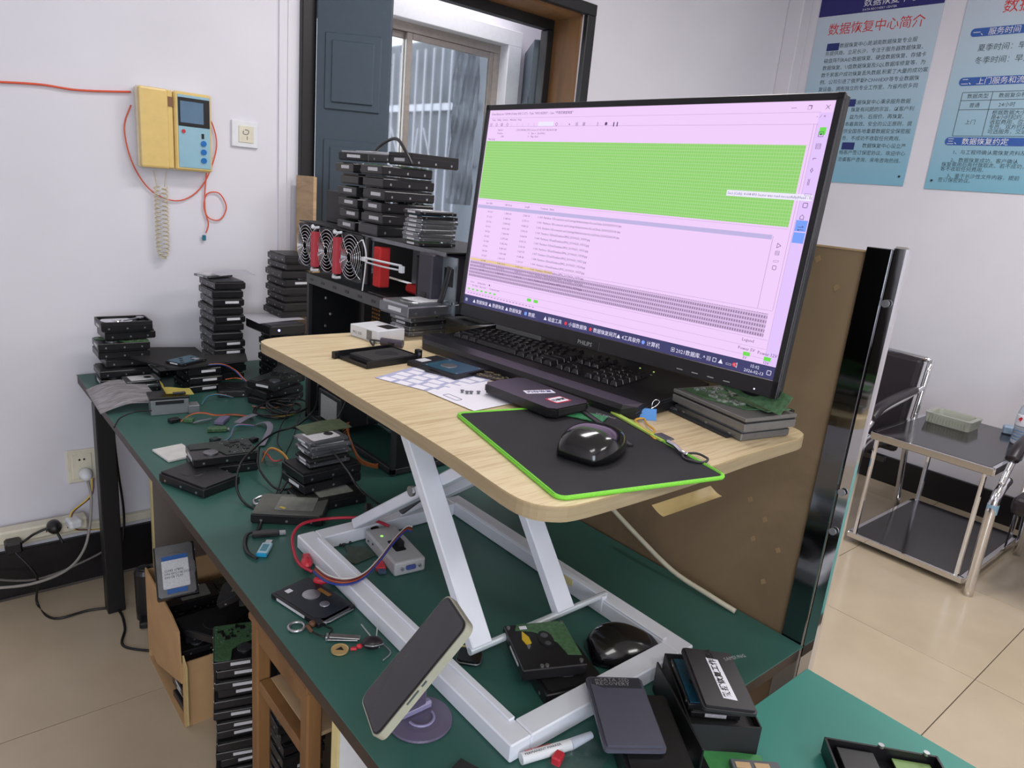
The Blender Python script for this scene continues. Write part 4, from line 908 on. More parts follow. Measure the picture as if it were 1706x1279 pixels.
# black tray / caddy with drive
c_, h_, l_, d_ = quadfit([(560, 607), (624, 622), (688, 596), (640, 573)], Z)
tr = thing('drive_tray', 'black drive tray with raised corners on the oak riser', 'tray', (c_.x, c_.y, Z), h_)
def trf(bm):
    L, D = .092, .118
    box(bm, (0, 0, .001), (L, D, .002)); box(bm, (-L/2, 0, .006), (.002, D, .012)); box(bm, (L/2, 0, .006), (.002, D, .012)); box(bm, (0, D/2, .006), (L, .002, .012)); box(bm, (0, -D/2, .003), (L, .002, .006))
    box(bm, (-L/2+.004, -D/2-.004, .006), (.01, .01, .012)); box(bm, (L/2-.002, D/2, .011), (.012, .01, .022), .001); box(bm, (-L/2+.01, D/2, .009), (.012, .006, .018))
part('tray', trf, BLK, tr)
part('drive', lambda bm: (box(bm, (.008, .006, .0065), (.07, .1, .009), .001), prism(bm, rrect(.066, .094, .004, 3, .008, .006), .011, .0118)), MATTE, tr)
part('emboss', lambda bm: lathe(bm, [(.022, .0118), (.021, .0122)], 24, (.008, .012, 0)), BLK, tr)
part('screw', lambda bm: cyl(bm, (L_, .056, .017) if 0 else (.0505, .056, .015), (.0515, .056, .015), .003, 10), SILVER, tr)
# blue 2.5 drive
c_, h_, l_, d_ = quadfit([(680, 604), (757, 631), (806, 610), (728, 590)], Z+.008)
bd = thing('blue_drive', 'blue-labelled laptop hard drive lying before the keyboard', 'hard drive', (c_.x, c_.y, Z), h_)
part('body', lambda bm: box(bm, (0, 0, .0045), (.1+.02, .0698+.008, .009), .001), BLK2, bd)
part('board', lambda bm: prism(bm, rrect(.082, .070, .003, 3, .017, 0), .009, .0096), PCBB, bd, label='blue board')
part('spindle', lambda bm: lathe(bm, [(.015, .0096), (.014, .0104), (.004, .0108)], 20, (.01, -.002, 0)), GREY, bd)
part('screw', lambda bm: [cyl(bm, (x, y, .0096), (x, y, .0102), .0022, 8) for x in (-.018, .054) for y in (-.03, .03)] and None, SILVER, bd)
part('paper_label', lambda bm: box(bm, (-.045, -.012, .0093), (.018, .024, .0005)), LABELM, bd)
c_ = at_z(822, 628, Z)
pcb = thing('circuit_board', 'small dark circuit board lying beside the blue-labelled drive', 'circuit board', (c_.x, c_.y, Z), -1.1)
part('board', lambda bm: prism(bm, [(-.032, -.022), (.03, -.022), (.034, .0), (.02, .022), (-.03, .022)], .001, .0026), mat('brown_black_board', (40, 36, 32), .4, var=.3, scale=200), pcb)
rn = random.Random(5)
part('components', lambda bm: [box(bm, (rn.uniform(-.028, .028), rn.uniform(-.018, .018), .003), (rn.uniform(.002, .007), rn.uniform(.0015, .004), .0014)) for _ in range(34)] and None, mat('component_tan', (150, 140, 110), .4, .3, var=.5, scale=300), pcb, kind='stuff')
# paper of label stickers + blank label sheet
c_, h_, l_, d_ = quadfit([(633, 628), (745, 664), (850, 618), (735, 597)], Z)
ls = thing('sticker_sheet', 'printed sheet of outlined white stickers on the riser', 'paper', (c_.x, c_.y, Z), h_)
part('sheet', lambda bm: box(bm, (0, 0, .0004), (l_, d_, .0003)), mat('sheet_blue_grey', (176, 178, 208), .7, var=.05), ls)
for j in range(9):
    for i in range(4):
        off = .006 if j % 2 else 0
        part('sticker', lambda bm: box(bm, (-l_/2+.02+i*(l_-.012)/4+off, -d_/2+.010+j*(d_-.008)/9, .0006), ((l_-.03)/4-.004, (d_-.008)/9-.005, .0002)), PAPER, ls)
c_, h_, l_, d_ = quadfit([(722, 658), (800, 688), (880, 663), (800, 632)], Z)
bs = thing('blank_sheet', 'white sheet with one outlined rectangle left of the mouse pad', 'paper', (c_.x, c_.y, Z+.0008), h_)
part('sheet', lambda bm: box(bm, (0, 0, .0004), (l_, d_, .0003)), PAPER, bs)
INKB = mat('blue_ink', (62, 62, 120), .6, var=0)
part('outline', lambda bm: tube(bm, [(p[0], p[1], .0007) for p in rrect(.034, .012, .002, 2, -.012, -d_/2+.016)], .0004, 4, closed=True, smooth=False), INKB, bs)
for px, py in ((770, 653), (778, 655), (785, 655), (797, 655), (823, 608)):
    p = at_z(px, py, Z+.002); solo('small_screw', 'tiny steel screw lying on white sheet on the riser', 'screw', lambda bm: (cyl(bm, (0, 0, 0), (0, 0, .003), .0022, 8), cyl(bm, (0, 0, .003), (0, 0, .004), .0034, 8)), GREY, (p.x, p.y, Z+.0016), group='loose screws on the white sheet')
c_, h_, l_, d_ = quadfit([(707, 622), (742, 630), (745, 624), (712, 617)], Z)
solo('metal_strip', 'short slotted metal strip lying on the sticker sheet', 'strip', lambda bm: box(bm, (0, 0, .002), (.042, .009, .002), .0004), DGREY, (c_.x, c_.y, Z+.001), h_)
c_ = at_z(755, 627, Z); solo('memory_stick', 'clear grey plastic memory stick beside the slotted metal strip', 'usb stick', lambda bm: box(bm, (0, 0, .003), (.024, .011, .005), .001), mat('smoky_plastic', (150, 150, 150), .2, trans=.3), (c_.x, c_.y, Z+.001), h_+.2)
# mouse pad
c_ = Vector((.678, .620, 0)); hp = math.atan2(.293, .070)
mp_ = thing('mouse_pad', 'black cloth mouse pad with bright green stitched edge', 'mouse pad', (c_.x, c_.y, Z), hp)
PL, PW = .30, .244
part('cloth', lambda bm: prism(bm, rrect(PL, PW, .012, 5), 0, .003), mat('black_cloth', (30, 29, 34), .85, var=.25, scale=18, bump=.1), mp_)
NEON = mat('green_stitching', (128, 214, 60), .6, var=.1, scale=600, bump=.5)
part('stitched_edge', lambda bm: tube(bm, [(x, y, .0022) for x, y in rrect(PL, PW, .012, 5)], .0028, 8, closed=True, smooth=False), NEON, mp_, smooth=True, label='bright green stitched edge')
part('stitches', lambda bm: [box(bm, (x, y, .0046), (.0007, .0045, .0004), m=None) for x in [(-PL/2+.01+i*.0028) for i in range(100)] for y in (-PW/2, PW/2)] and None, mat('dark_green_thread', (60, 120, 36), .8), mp_, kind='stuff')
# mice
GLOSS = mat('gloss_black', (16, 15, 18), .16, var=.05, coat=.4)
def mouse(name, label, loc, rz, L=.122, W=.076, H=.040, ergo=False):
    t = thing(name, label, 'mouse', loc, rz)
    def shell(bm):
        n, k = 22, 18; R = []
        for i in range(n+1):
            s = i/n; x = -L/2+L*s
            w_ = W/2*(max(.02, math.sin(PI*min(1, .06+.94*s)**.85)))**.42*(1-.10*s) if not ergo else W/2*(max(.02, math.sin(PI*min(.97, .05+.95*s)**.8)))**.5
            hh = H*(max(.03, math.sin(PI*(.10+.78*(s**.8))))**.75)*(1-.30*s)
            ring = []
            for j in range(k+1):
                a = PI*j/k; c0 = math.cos(a); s0 = math.sin(a)
                y = w_*math.copysign(abs(c0)**.75, c0); z = .003+hh*abs(s0)**.8
                if ergo: z *= 1+.35*c0; 
                ring.append(bm.verts.new((x, y, z)))
            R.append(ring)
        for A, B in zip(R, R[1:]):
            for j in range(k): bm.faces.new((A[j], A[j+1], B[j+1], B[j]))
            bm.faces.new((A[k], A[0], B[0], B[k]))
        bm.faces.new(R[0][::-1]); bm.faces.new(R[-1])
    part('shell', shell, GLOSS, t, smooth=True)
    part('base', lambda bm: box(bm, (-.002, 0, .002), (L*.80, W*.62, .003), .001), MATTE, t)
    return t
m1 = mouse('computer_mouse', 'large glossy black mouse standing on the green-edged mouse pad', (.672, .588, Z+.0035), .30, .120, .082, .041)
text('HUPENG', .0075, LGR, m1, T(.033, .022, .0385) @ RZ(-PI/2) @ RY(0))
m2 = mouse('computer_mouse', 'glossy black mouse lying inside white riser frame on the green mat', (.840, .617, DZ+.0005), PI-.45+PI, .125, .078, .046, ergo=True)
# external drive with two stickers on the pad corner
c_, h_, l_, d_ = quadfit([(812, 640), (925, 685), (978, 664), (868, 628)], Z+.02)
ed = thing('external_drive', 'slim black external drive with a white and a red-edged sticker', 'external drive', (c_.x-.002, c_.y, Z+.0065), h_-.02)
l2, d2_ = .156, .086
def edf(bm):
    prof = rrect(d2_, .014, .006, 5)
    A = [bm.verts.new((-l2/2, y, .007+z)) for y, z in prof]; B = [bm.verts.new((l2/2, y, .007+z)) for y, z in prof]; n = len(prof)
    for j in range(n): bm.faces.new((A[j], A[(j+1) % n], B[(j+1) % n], B[j]))
    bm.faces.new(A[::-1]); bm.faces.new(B)
ebm = bmesh.new(); prism(ebm, rrect(l2, d2_, .009, 5), .0, .014)
bmesh.ops.bevel(ebm, geom=[e for e in ebm.edges if abs(e.verts[0].co.z-e.verts[1].co.z) < 1e-5], offset=.003, segments=2, affect='EDGES')
link('case', mesh(ebm, 'case', BLK2), ed)
part('end_recess', lambda bm: prism(bm, rrect(.002, .010, .0008, 2), -.03, .03, m=T(l2/2+.0002, 0, .007) @ RX(PI/2)), MATTE, ed)
part('white_sticker', lambda bm: box(bm, (.0, .006, .0143), (.016, .05, .0004)), PAPER, ed, label='white taped label', mtx=RZ(-.35))
text('内存恢复', .011, INKB, ed, RZ(-.35) @ T(.004, -.016, .0147) @ RZ(PI/2), bold=.0002)
part('red_sticker', lambda bm: prism(bm, rrect(.026, .034, .003, 3, .047, .002), .0140, .0144), RED, ed, label='red-edged sticker')
part('sticker_paper', lambda bm: prism(bm, rrect(.02, .028, .002, 3, .047, .002), .0144, .0147), PAPER, ed)
text('已修复', .009, INK, ed, T(.051, -.012, .0149) @ RZ(PI/2), bold=.0003)
solo('circuit_board', 'green circuit board strip under black external drive behind the mouse', 'circuit board', lambda bm: box(bm, (0, 0, .002), (.105, .035, .002), .0004), mat('bright_green_board', (52, 128, 82), .4, var=.5, scale=250), tuple(at_z(952, 690, Z+.003)), -1.1)
# screwdriver / pen strips
c0 = at_z(950, 670, Z+.008); c1 = at_z(1052, 742, Z+.005)
solo('metal_ruler', 'dark metal blade lying across the mouse pad edge behind the mouse', 'ruler', lambda bm: tub(bm, c0, c1, .010, .0015), DGREY)
c0 = at_z(1020, 688, Z+.003); c1 = at_z(1105, 736, Z+.003)
solo('plastic_strap', 'yellow-green strap lying between mouse pad and black drives', 'strap', lambda bm: tub(bm, c0+Vector((0, 0, .002)), c1+Vector((0, 0, .002)), .009, .0015), mat('lime_strap', (176, 206, 92), .5))
ORNG = mat('amber_rubber', (214, 166, 60), .4)
solo('rubber_band', 'amber rubber band loops near the blue binder clip', 'rubber band', lambda bm: (tube(bm, [at_z(px, py, Z+.005) for px, py in ((1058, 700), (1072, 697), (1078, 706), (1090, 716), (1085, 722), (1070, 712))], .0016, 6, closed=True), tube(bm, [at_z(px, py, Z+.004) for px, py in ((1074, 714), (1085, 722), (1098, 727), (1090, 730))], .0014, 6, closed=True)), ORNG, smooth=True)
kr = thing('key_ring', 'steel key ring with swivel clasp on the pad right corner', 'key ring', (0, 0, 0))
pk_ = at_z(1158, 762, Z+.005)
part('ring', lambda bm: tube(bm, [(pk_.x+.0165*math.cos(a*PI/12), pk_.y+.0165*math.sin(a*PI/12), pk_.z+.0005*math.sin(a)) for a in range(24)], .0017, 8, closed=True, smooth=False), DGREY, kr, smooth=True)
part('clasp', lambda bm: tube(bm, [at_z(1112, 735, Z+.009), at_z(1124, 742, Z+.009), at_z(1135, 752, Z+.008), at_z(1145, 757, Z+.007)], .003, 8), CHROME, kr, smooth=True)
part('tag', lambda bm: tub(bm, at_z(1095, 722, Z+.006), at_z(1118, 733, Z+.006), .016, .003), GREY, kr)
# blue binder clip
c_ = at_z(1077, 697, Z)
bc = thing('binder_clip', 'blue binder clip with wire handle at the keyboard corner', 'binder clip', (c_.x, c_.y, Z), -.7)
part('jaw', lambda bm: prism(bm, [(-.008, 0), (.008, 0), (.0012, .0165), (-.0012, .0165)], -.0135, .0135, m=RZ(PI/2) @ RX(PI/2)), mat('bright_blue', (70, 140, 214), .35), bc)
part('handle', lambda bm: tube(bm, [(.006, .003, .017), (.007, .004, .026), (.012, .006, .030), (.017, .003, .028), (.012, 0, .022), (.004, -.002, .017)], .0008, 6), CHROME, bc, smooth=True)
c_ = at_z(1120, 683, Z); solo('desk_puck', 'small dark round puck behind the blue binder clip', 'puck', lambda bm: lathe(bm, [(.016, 0), (.018, .003), (.016, .007), (.008, .0085)], 24), DGREY, (c_.x+.01, c_.y, Z), smooth=True)
# two drives, tilted board on top, right end
c_, h_, l_, d_ = quadfit([(1105, 690), (1228, 748), (1325, 722), (1205, 672)], Z)
h_ += 0
stackR = (c_.x+.004, c_.y+.002)
lo = drive(35, 'steel', (stackR[0], stackR[1], Z), h_, 'lower dark hard drive under the board-topped drive at riser corner', sz=.62)
plate = solo('metal_tray', 'thin black metal tray under the two drives at riser corner', 'tray', lambda bm: box(bm, (-.01, -.055, .0012), (.13, .012, .002), .0005), MATTE, (stackR[0], stackR[1], Z), h_)
up = thing('opened_device', 'grey steel drive carrier topped with exposed green circuit boards, riser corner', 'hard drive', (stackR[0], stackR[1], Z+.0165), h_)
part('lower_shell', lambda bm: box(bm, (0, 0, .006), (.158, .108, .012), .001), mat('warm_grey_steel', (122, 120, 118), .4, .4, var=.08), up)
part('dark_gap', lambda bm: box(bm, (0, 0, .0135), (.154, .104, .003)), BLK, up)
part('upper_shell', lambda bm: box(bm, (0, 0, .018), (.158, .108, .006), .001), mat('warm_grey_steel', (96, 94, 92), .4), up)
part('board', lambda bm: prism(bm, [(-.07, -.04), (-.02, -.045), (.045, -.02), (.06, .03), (.04, .05), (-.06, .05)], .0215, .023), PCBG, up, label='green circuit board')
rn = random.Random(8)
part('components', lambda bm: [box(bm, (rn.uniform(-.06, .04), rn.uniform(-.035, .045), .0245), (rn.uniform(.002, .012), rn.uniform(.002, .008), .003)) for _ in range(60)] and None, mat('component_mix', (158, 164, 156), .4, .3, var=.6, scale=260), up, kind='stuff')
part('second_board', lambda bm: box(bm, (.035, .02, .026), (.075, .05, .0016)), PCBG, up)
part('black_clip', lambda bm: box(bm, (.062, .058, .02), (.012, .006, .006), .001), BLK, up)
c_ = at_z(1246, 682, Z+.042)
tb = thing('loose_circuit_board', 'green circuit board with oval hole leaning on the drive carrier', 'circuit board', mtx=T(c_.x+.03, c_.y+.012, Z+.064) @ RZ(h_) @ RX(1.05) @ RY(.10))
part('board', lambda bm: prism(bm, [(-.062, -.012), (.058, -.020), (.062, .012), (-.05, .022), (-.064, .008)], 0, .0016), PCBG, tb)
part('oval_hole', lambda bm: prism(bm, [(.020*math.cos(a*PI/10)-.006, .009*math.sin(a*PI/10)-.001) for a in range(20)], .0016, .002), BLK, tb)

# ================================================================== ON THE WORKBENCH
D = DZ+.0006
# pair A of drives at the front edge
ha = -.28
drive(35, 'nolabel', (.470, 1.592, D), ha-.9, 'black hard drive jutting out lowest at the desk edge, under the open-topped pair', 'drive pair at the desk edge')
drive(35, 'black', (.545, 1.665, D), -.12, 'lower black hard drive of the pair near the white card', 'drive pair at the desk edge')
drive(35, 'pcbdark', (.545, 1.665, D+.0265), -.10, 'upper bare-board hard drive of the pair near the white card', 'drive pair at the desk edge')
solo('printed_card', 'small white printed card at the left desk edge', 'card', lambda bm: (box(bm, (0, 0, .003), (.075, .092, .006), .001)), mat('card_white', (218, 216, 214), .6, var=.08, scale=30), (.473, 1.795, D), .15)
# stack B
drive(35, 'lid', (.585, 1.345, D), -.62, 'silver-topped hard drive lying left under the tilted drive stack, with yellow mark', 'drives in the messy stack by the riser leg')
drive(35, 'black', (.680, 1.375, D), -.05, 'bottom black hard drive of the messy stack left of the riser leg', 'drives in the messy stack by the riser leg')
solo('yellow_mark', 'tiny yellow sticker on the silver-topped drive', 'sticker', lambda bm: box(bm, (0, 0, 0), (.006, .014, .0004)), mat('sticker_yellow', (214, 190, 72), .5), (.56, 1.335, D+.0262), .4)
zB = stack([D35, N35, (25, 'silver'), (25, 'black'), (25, 'silver'), (25, 'silver'), (25, 'silver')], .692, 1.425, D+.0265, .04, 'in messy stack left of the riser leg', 'drives in the messy stack by the riser leg', seed=61, jit=.008, jr=.07)
drive(25, 'silver', (.69, 1.43, zB), .10, 'silver hard drive second of the leaning pair on messy stack', 'drives in the messy stack by the riser leg')
drive(35, 'pcb', (.71, 1.52, zB-.02), .12, 'green-board hard drive behind the top of the messy stack') if 0 else None
solo('circuit_board', 'pale green circuit board lying on top of the messy drive stack', 'circuit board', lambda bm: prism(bm, [(-.055, -.03), (.06, -.035), (.065, .03), (.02, .038), (-.05, .03)], 0, .0016), mat('pale_board', (88, 100, 74), .4, var=.25, scale=60), (.712, 1.475, zB+.0105), .08)
cn = thing('metal_connector', 'silver drive parts clump beside the silver-topped drive', 'connector', tuple(at_z(438, 838, D)), .5)
part('frame', lambda bm: (tube(bm, [(-.02, 0, .006), (-.012, .014, .008), (.008, .012, .01), (.02, .002, .006), (.006, -.012, .006)], .0032, 8, closed=True), box(bm, (0, 0, .006), (.02, .012, .008), .001)), SILVER, cn, smooth=False)
part('pins', lambda bm: [box(bm, (.004+i*.0035, -.028, .004), (.0016, .02, .004)) for i in range(5)] and None, mat('violet_grey', (92, 84, 104), .4), cn)
# left end: crumpled print, bracket with sticky note
PRM = nodemat('printed_sheet', lambda nt, b: _prt(nt, b), .7) if 0 else mat('printed_sheet', (196, 192, 196), .75, var=.45, scale=26, stretch=(1, 6, 1))
solo('printed_sheet', 'curled grey printed paper hanging over the far left desk corner', 'paper', lambda bm: flap(bm, .16, .23, lambda u, v: .004+.012*math.sin(2.2*u+.8)-.02*(max(0, .45-u))*2.2+.008*v), PRM, (.378, 2.165, D+.012), -.02, smooth=True)
bk = thing('metal_bracket', 'grey metal drive bracket under the yellow sticky note', 'bracket', (.548, 2.13, D), -.12)
part('box', lambda bm: (box(bm, (0, 0, .022), (.10, .05, .044), .001), box(bm, (.063, -.015, .012), (.03, .04, .024), .001)), mat('bracket_grey', (132, 136, 140), .4, .3), bk)
part('slot', lambda bm: box(bm, (.0, -.0254, .036), (.075, .001, .01)), BLK, bk)
part('drive', lambda bm: box(bm, (0, .01, .048), (.105, .07, .008), .001), BLK, bk)
sn = thing('sticky_note', 'bent yellow sticky note on the grey bracket', 'note', (.565, 2.14, D+.054), -.1)
def note(bm):
    n = 8; g = []
    for j in range(n+1):
        row = []
        for i in range(n+1):
            u, v = i/n, j/n; x = -.05+.10*u; y = -.035+.07*v; z = .004+.014*u*0+.004*math.sin(5*u)
            if u < .25: z += (.25-u)*.14*(1-v*.2); x += (.25-u)*.07
            row.append(bm.verts.new((x, y, z)))
        g.append(row)
    for j in range(n):
        for i in range(n): bm.faces.new((g[j][i], g[j][i+1], g[j+1][i+1], g[j+1][i]))
    bmesh.ops.solidify(bm, geom=bm.faces[:], thickness=.0004)
part('paper', note, mat('sticky_yellow', (242, 226, 122), .7, var=.03), sn, smooth=True)
part('slot_clip', lambda bm: (box(bm, (.01, -.03, .006), (.034, .012, .006), .001)), BLK, sn)
def wire(label, pts, cols, r=.0016, sp=.0032, name='wire_bundle', cat='wires', flat=None):
    t = thing(name, label, cat, (0, 0, 0))
    n = len(cols)
    for i, c in enumerate(cols):
        k = 'wire_%d_%d_%d' % c
        off = (i-(n-1)/2)*sp
        P2 = [Vector(p)+Vector((off*.55, off*.7, abs(off)*.3)) for p in pts]
        part('wire', lambda bm: tube(bm, P2, r, 6), mat(k, c, .4, var=.03), t, smooth=True)
    return t
cB, cR, cO, cY, cK, cW, cG, cT = (44, 84, 150), (170, 52, 50), (190, 110, 56), (206, 184, 80), (24, 24, 26), (206, 204, 204), (120, 120, 128), (60, 130, 160)
def pz(l, z=D+.004): return [at_z(a, b, z+(h if len(t) else 0)) for a, b, *t in l for h in [t[0] if t else 0]]
wire('blue, red and orange wire bundle running right from the teal-board drive', pz([(348, 608, .10), (372, 608, .09), (392, 618, .05), (404, 630, .03), (420, 645), (438, 656), (462, 664)]), [cB, cB, cR, cO])
wire('thin orange wire pair curving off the blue bundle', pz([(376, 632, .03), (396, 630, .02), (418, 638, .01), (440, 654), (470, 668), (492, 672)]), [cO, cR])
wire('blue and brown wires arching over bare green desk mat', pz([(336, 674), (344, 662, .012), (358, 657, .014), (372, 658, .012), (388, 662)]), [cT, cO])
wire('orange and yellow wires from the grey ribbon plug', pz([(302, 702), (318, 691, .01), (338, 688, .012), (360, 692, .01), (390, 691), (420, 695)]), [cO, cY, cR])
wire('yellow and brown wires lying below blue wires near case', pz([(420, 676), (445, 680), (470, 677), (500, 671)]), [cO, cB])
wire('yellow and red wires reaching the computer tower', pz([(434, 693), (455, 694), (480, 692), (506, 684)]), [cY, cR, cO])
wire('blue, pink and teal wires looping to the grey ribbon', pz([(366, 738), (382, 730), (390, 712, .01), (402, 708, .012), (424, 710)]), [cT, cR, (190, 120, 160)])
wire('orange, red and yellow wires right of the open-topped drive pair', pz([(436, 770), (448, 748, .03), (466, 752, .03), (480, 768, .02), (484, 795, .01), (486, 812)]), [cO, cO, cY])
wire('short red wires beside the open-topped drive pair', pz([(438, 752), (446, 758, .02), (456, 768, .01), (470, 766, .01)]), [cR, (190, 84, 80)])
RIB = mat('grey_ribbon', (128, 124, 140), .5, var=.08)
def flatw(name, label, pts, m, hw=.008, cat='cable'): return solo(name, label, cat, lambda bm: tube(bm, pts, .0007, 6, flat=hw), m)
flatw('ribbon_cable', 'grey ribbon cable folded over the purple connector', pz([(428, 706), (444, 703, .012), (450, 712, .01), (442, 730, .004), (436, 742)]), RIB)
flatw('ribbon_cable', 'pale ribbon cable from plug at left to middle of mat', pz([(322, 704), (335, 700, .006), (352, 697, .004)]), RIB, .006)
flatw('ribbon_cable', 'lavender ribbon cable behind the purple connector', pz([(395, 704, .012), (408, 696, .014), (425, 690, .01)]), RIB, .01)
for lab, px, py, rz, sx, sy, m in (('black plug at the end of orange and yellow wires', 290, 703, .3, .028, .02, BLK), ('green-grey board connector between plug and ribbon', 315, 703, .9, .018, .026, PCBG),
        ('large purple-grey cable connector on the green mat', 370, 703, .9, .055, .026, mat('purple_grey_plug', (122, 114, 146), .4)), ('small green adapter board below purple-grey connector', 362, 718, -.3, .05, .022, PCBG),
        ('black plug end by the grey ribbon fold', 422, 736, .5, .022, .018, BLK), ('white plug end on the blue bundle', 446, 668, .6, .016, .01, WHITE), ('dark green plug on pink wires near white card', 358, 736, .4, .022, .02, mat('dark_green_plug', (40, 56, 54), .5))):
    p = at_z(px, py, D)
    t = thing('cable_connector', lab, 'connector', (p.x, p.y, D), rz)
    part('shell', lambda bm: box(bm, (0, 0, .006), (sx, sy, .011), .0015), m, t)
    part('contact', lambda bm: box(bm, (sx/2+.003, 0, .006), (.006, sy*.7, .005), .0006), SILVER, t)
# big black cable loops
def blk(lab, l, r=.0026, m=BLK): return solo('black_cable', lab, 'cable', lambda bm: tube(bm, pz(l), r, 8), m, smooth=True)
blk('long black cable looping from under riser around to silver parts clump', [(530, 640, .2), (525, 680, .12), (495, 708, .06), (455, 722, .05), (420, 750, .06), (400, 775, .07), (394, 810, .03), (408, 838), (440, 852), (470, 850)])
blk('black cable dropping diagonally toward the messy drive stack', [(585, 650, .2), (560, 700, .12), (520, 745, .08), (480, 800, .03), (462, 828), (452, 840)])
blk('black cable leaving the upper cable knot toward the riser leg', [(486, 712, .05), (520, 722, .06), (548, 745, .1), (580, 785, .12), (600, 815, .11), (640, 845, .02)])
blk('thin black cable crossing the mat behind the drive pair', [(500, 690, .05), (488, 730, .02), (475, 760, .01), (468, 800, .01), (455, 835)], .0016)
blk('black cable curled right of the open-topped drive pair', [(432, 745, .05), (430, 775, .03), (445, 800, .012), (465, 815, .008), (500, 812, .004)])
blk('thin black cable curving over the front edge by printed sheet', [(252, 684, .03), (225, 686, .02), (200, 696, .01), (190, 712, 0)], .0022)
blk('black cable from printed bracket to the grey connector', [(500, 655, .04), (470, 705, .03), (462, 735, .01), (470, 750)], .0018)
# USB sticks
u1 = at_z(441, 918, D)
ub = thing('usb_stick', 'white and blue usb stick on the green mat', 'usb stick', (u1.x, u1.y, D), math.atan2(.06, .045))
part('body', lambda bm: box(bm, (0, 0, .004), (.042, .02, .008), .002, seg=2), mat('usb_white_blue', (178, 216, 232), .3), ub)
part('label_window', lambda bm: box(bm, (0, 0, .0082), (.026, .012, .0005)), mat('usb_teal', (84, 150, 166), .4), ub)
part('end_cap', lambda bm: box(bm, (-.0215, 0, .004), (.004, .02, .0078), .001), mat('usb_blue', (34, 150, 196), .3), ub)
part('plug', lambda bm: box(bm, (.028, 0, .004), (.014, .012, .0045)), SILVER, ub)
u2 = at_z(443, 892, D)
ub2 = thing('usb_stick', 'black usb stick with lanyard beside the white and blue one', 'usb stick', (u2.x, u2.y, D), -.35)
part('body', lambda bm: box(bm, (0, 0, .0045), (.052, .018, .009), .002), BLK2, ub2)
part('plug', lambda bm: box(bm, (.032, 0, .0045), (.012, .012, .0045)), SILVER, ub2)
part('lanyard', lambda bm: tube(bm, [tuple(Matrix.Rotation(.35, 3, 'Z') @ (at_z(a, b, D+.004)-Vector((u2.x, u2.y, D)))) for a, b in ((434, 866), (430, 882), (412, 890), (408, 905), (413, 920), (428, 930))], .0016, 6, flat=.004), BLK, ub2, smooth=True)
# 2.5 inch drive front-left
c_, h_, l_, d_ = quadfit([(457, 985), (541, 1038), (586, 1016), (505, 966)], D+.006)
fd = thing('laptop_drive', 'opened laptop hard drive with silver disc at the desk edge', 'hard drive', (c_.x, c_.y, D), h_)
part('body', lambda bm: box(bm, (0, 0, .0045), (.128, .078, .009), .001), BLK2, fd)
part('board', lambda bm: prism(bm, [(-.06, -.034), (.045, -.034), (.058, -.02), (.058, .034), (-.06, .034)], .009, .0096), mat('navy_board', (26, 34, 44), .35, var=.3, scale=60), fd)
part('platter', lambda bm: (lathe(bm, [(.0155, .0098), (.0155, .0106), (.005, .011)], 28, (-.012, .006, 0)), lathe(bm, [(.0085, .0098), (.008, .0106)], 20, (.026, .004, 0))), SILVER, fd, label='silver spindle disc')
part('ribbon', lambda bm: box(bm, (-.002, .026, .0104), (.03, .007, .0008)), mat('amber_ribbon', (140, 100, 40), .4), fd)
part('white_patch', lambda bm: box(bm, (-.048, -.014, .0098), (.01, .011, .0005)), PAPER, fd)
part('edge_label', lambda bm: (box(bm, (-.01, -.0392, .0048), (.075, .0006, .005)), box(bm, (.0643, .0, .0048), (.0006, .05, .004))), LABELM, fd)
part('connector', lambda bm: (box(bm, (.06, -.0, .0075), (.012, .055, .003), .0006), tube(bm, [(.062, -.03, .008), (.07, -.02, .008), (.07, .03, .008)], .0012, 5)), GREY, fd)
# key charm, clipper, coin fob, watch-like fob
k1 = at_z(494, 1043, D+.004)
kk = thing('key_charm', 'thick silver ring with brown bead charm at desk edge', 'key ring', (k1.x, k1.y, D), 0)
part('ring', lambda bm: tube(bm, [(.0125*math.cos(a*PI/10), .0125*math.sin(a*PI/10), .003) for a in range(20)], .0026, 8, closed=True, smooth=False), SILVER, kk, smooth=True)
part('bead', lambda bm: (ball(bm, (.022, -.010, .006), (.006, .006, .006), 12, 8), box(bm, (.014, -.018, .005), (.006, .02, .006), .002)), mat('brown_bead', (96, 62, 40), .35), kk, smooth=False)
part('cord', lambda bm: tube(bm, [(.014, -.026, .005), (.026, -.045, .002), (.045, -.036, .002), (.04, -.02, .002)], .0014, 6), BLK, kk, smooth=True)
k2 = at_z(570, 1066, D)
solo('nail_clipper', 'steel nail clipper lying below the opened laptop drive', 'nail clipper', lambda bm: (box(bm, (0, 0, .003), (.05, .012, .002), .0006), box(bm, (.004, 0, .007), (.048, .011, .0016), .0005, RY(.05)), box(bm, (-.024, 0, .005), (.004, .013, .008), .001)), SILVER, (k2.x, k2.y, D), -.60)
k3 = at_z(566, 1084, D)
cf = thing('coin_fob', 'gold coin fob joined to a black braided key fob', 'key fob', (k3.x, k3.y, D), -.5)
part('coin', lambda bm: (lathe(bm, [(.0135, .001), (.0135, .004), (.0115, .0032)], 28)), mat('pale_gold', (206, 176, 120), .35, .4), cf)
part('coin_face', lambda bm: prism(bm, [(-.006, -.001), (.006, -.003), (.002, .005)], .0032, .0042), BLK, cf)
part('link', lambda bm: (box(bm, (.021, 0, .003), (.010, .006, .004), .001), ball(bm, (.03, .003, .005), (.005, .004, .004), 12, 8)), RED, cf, smooth=False, label='red link bead')
part('braid', lambda bm: ball(bm, (.05, .004, .010), (.017, .013, .009), 20, 12), LENC, cf, smooth=True)
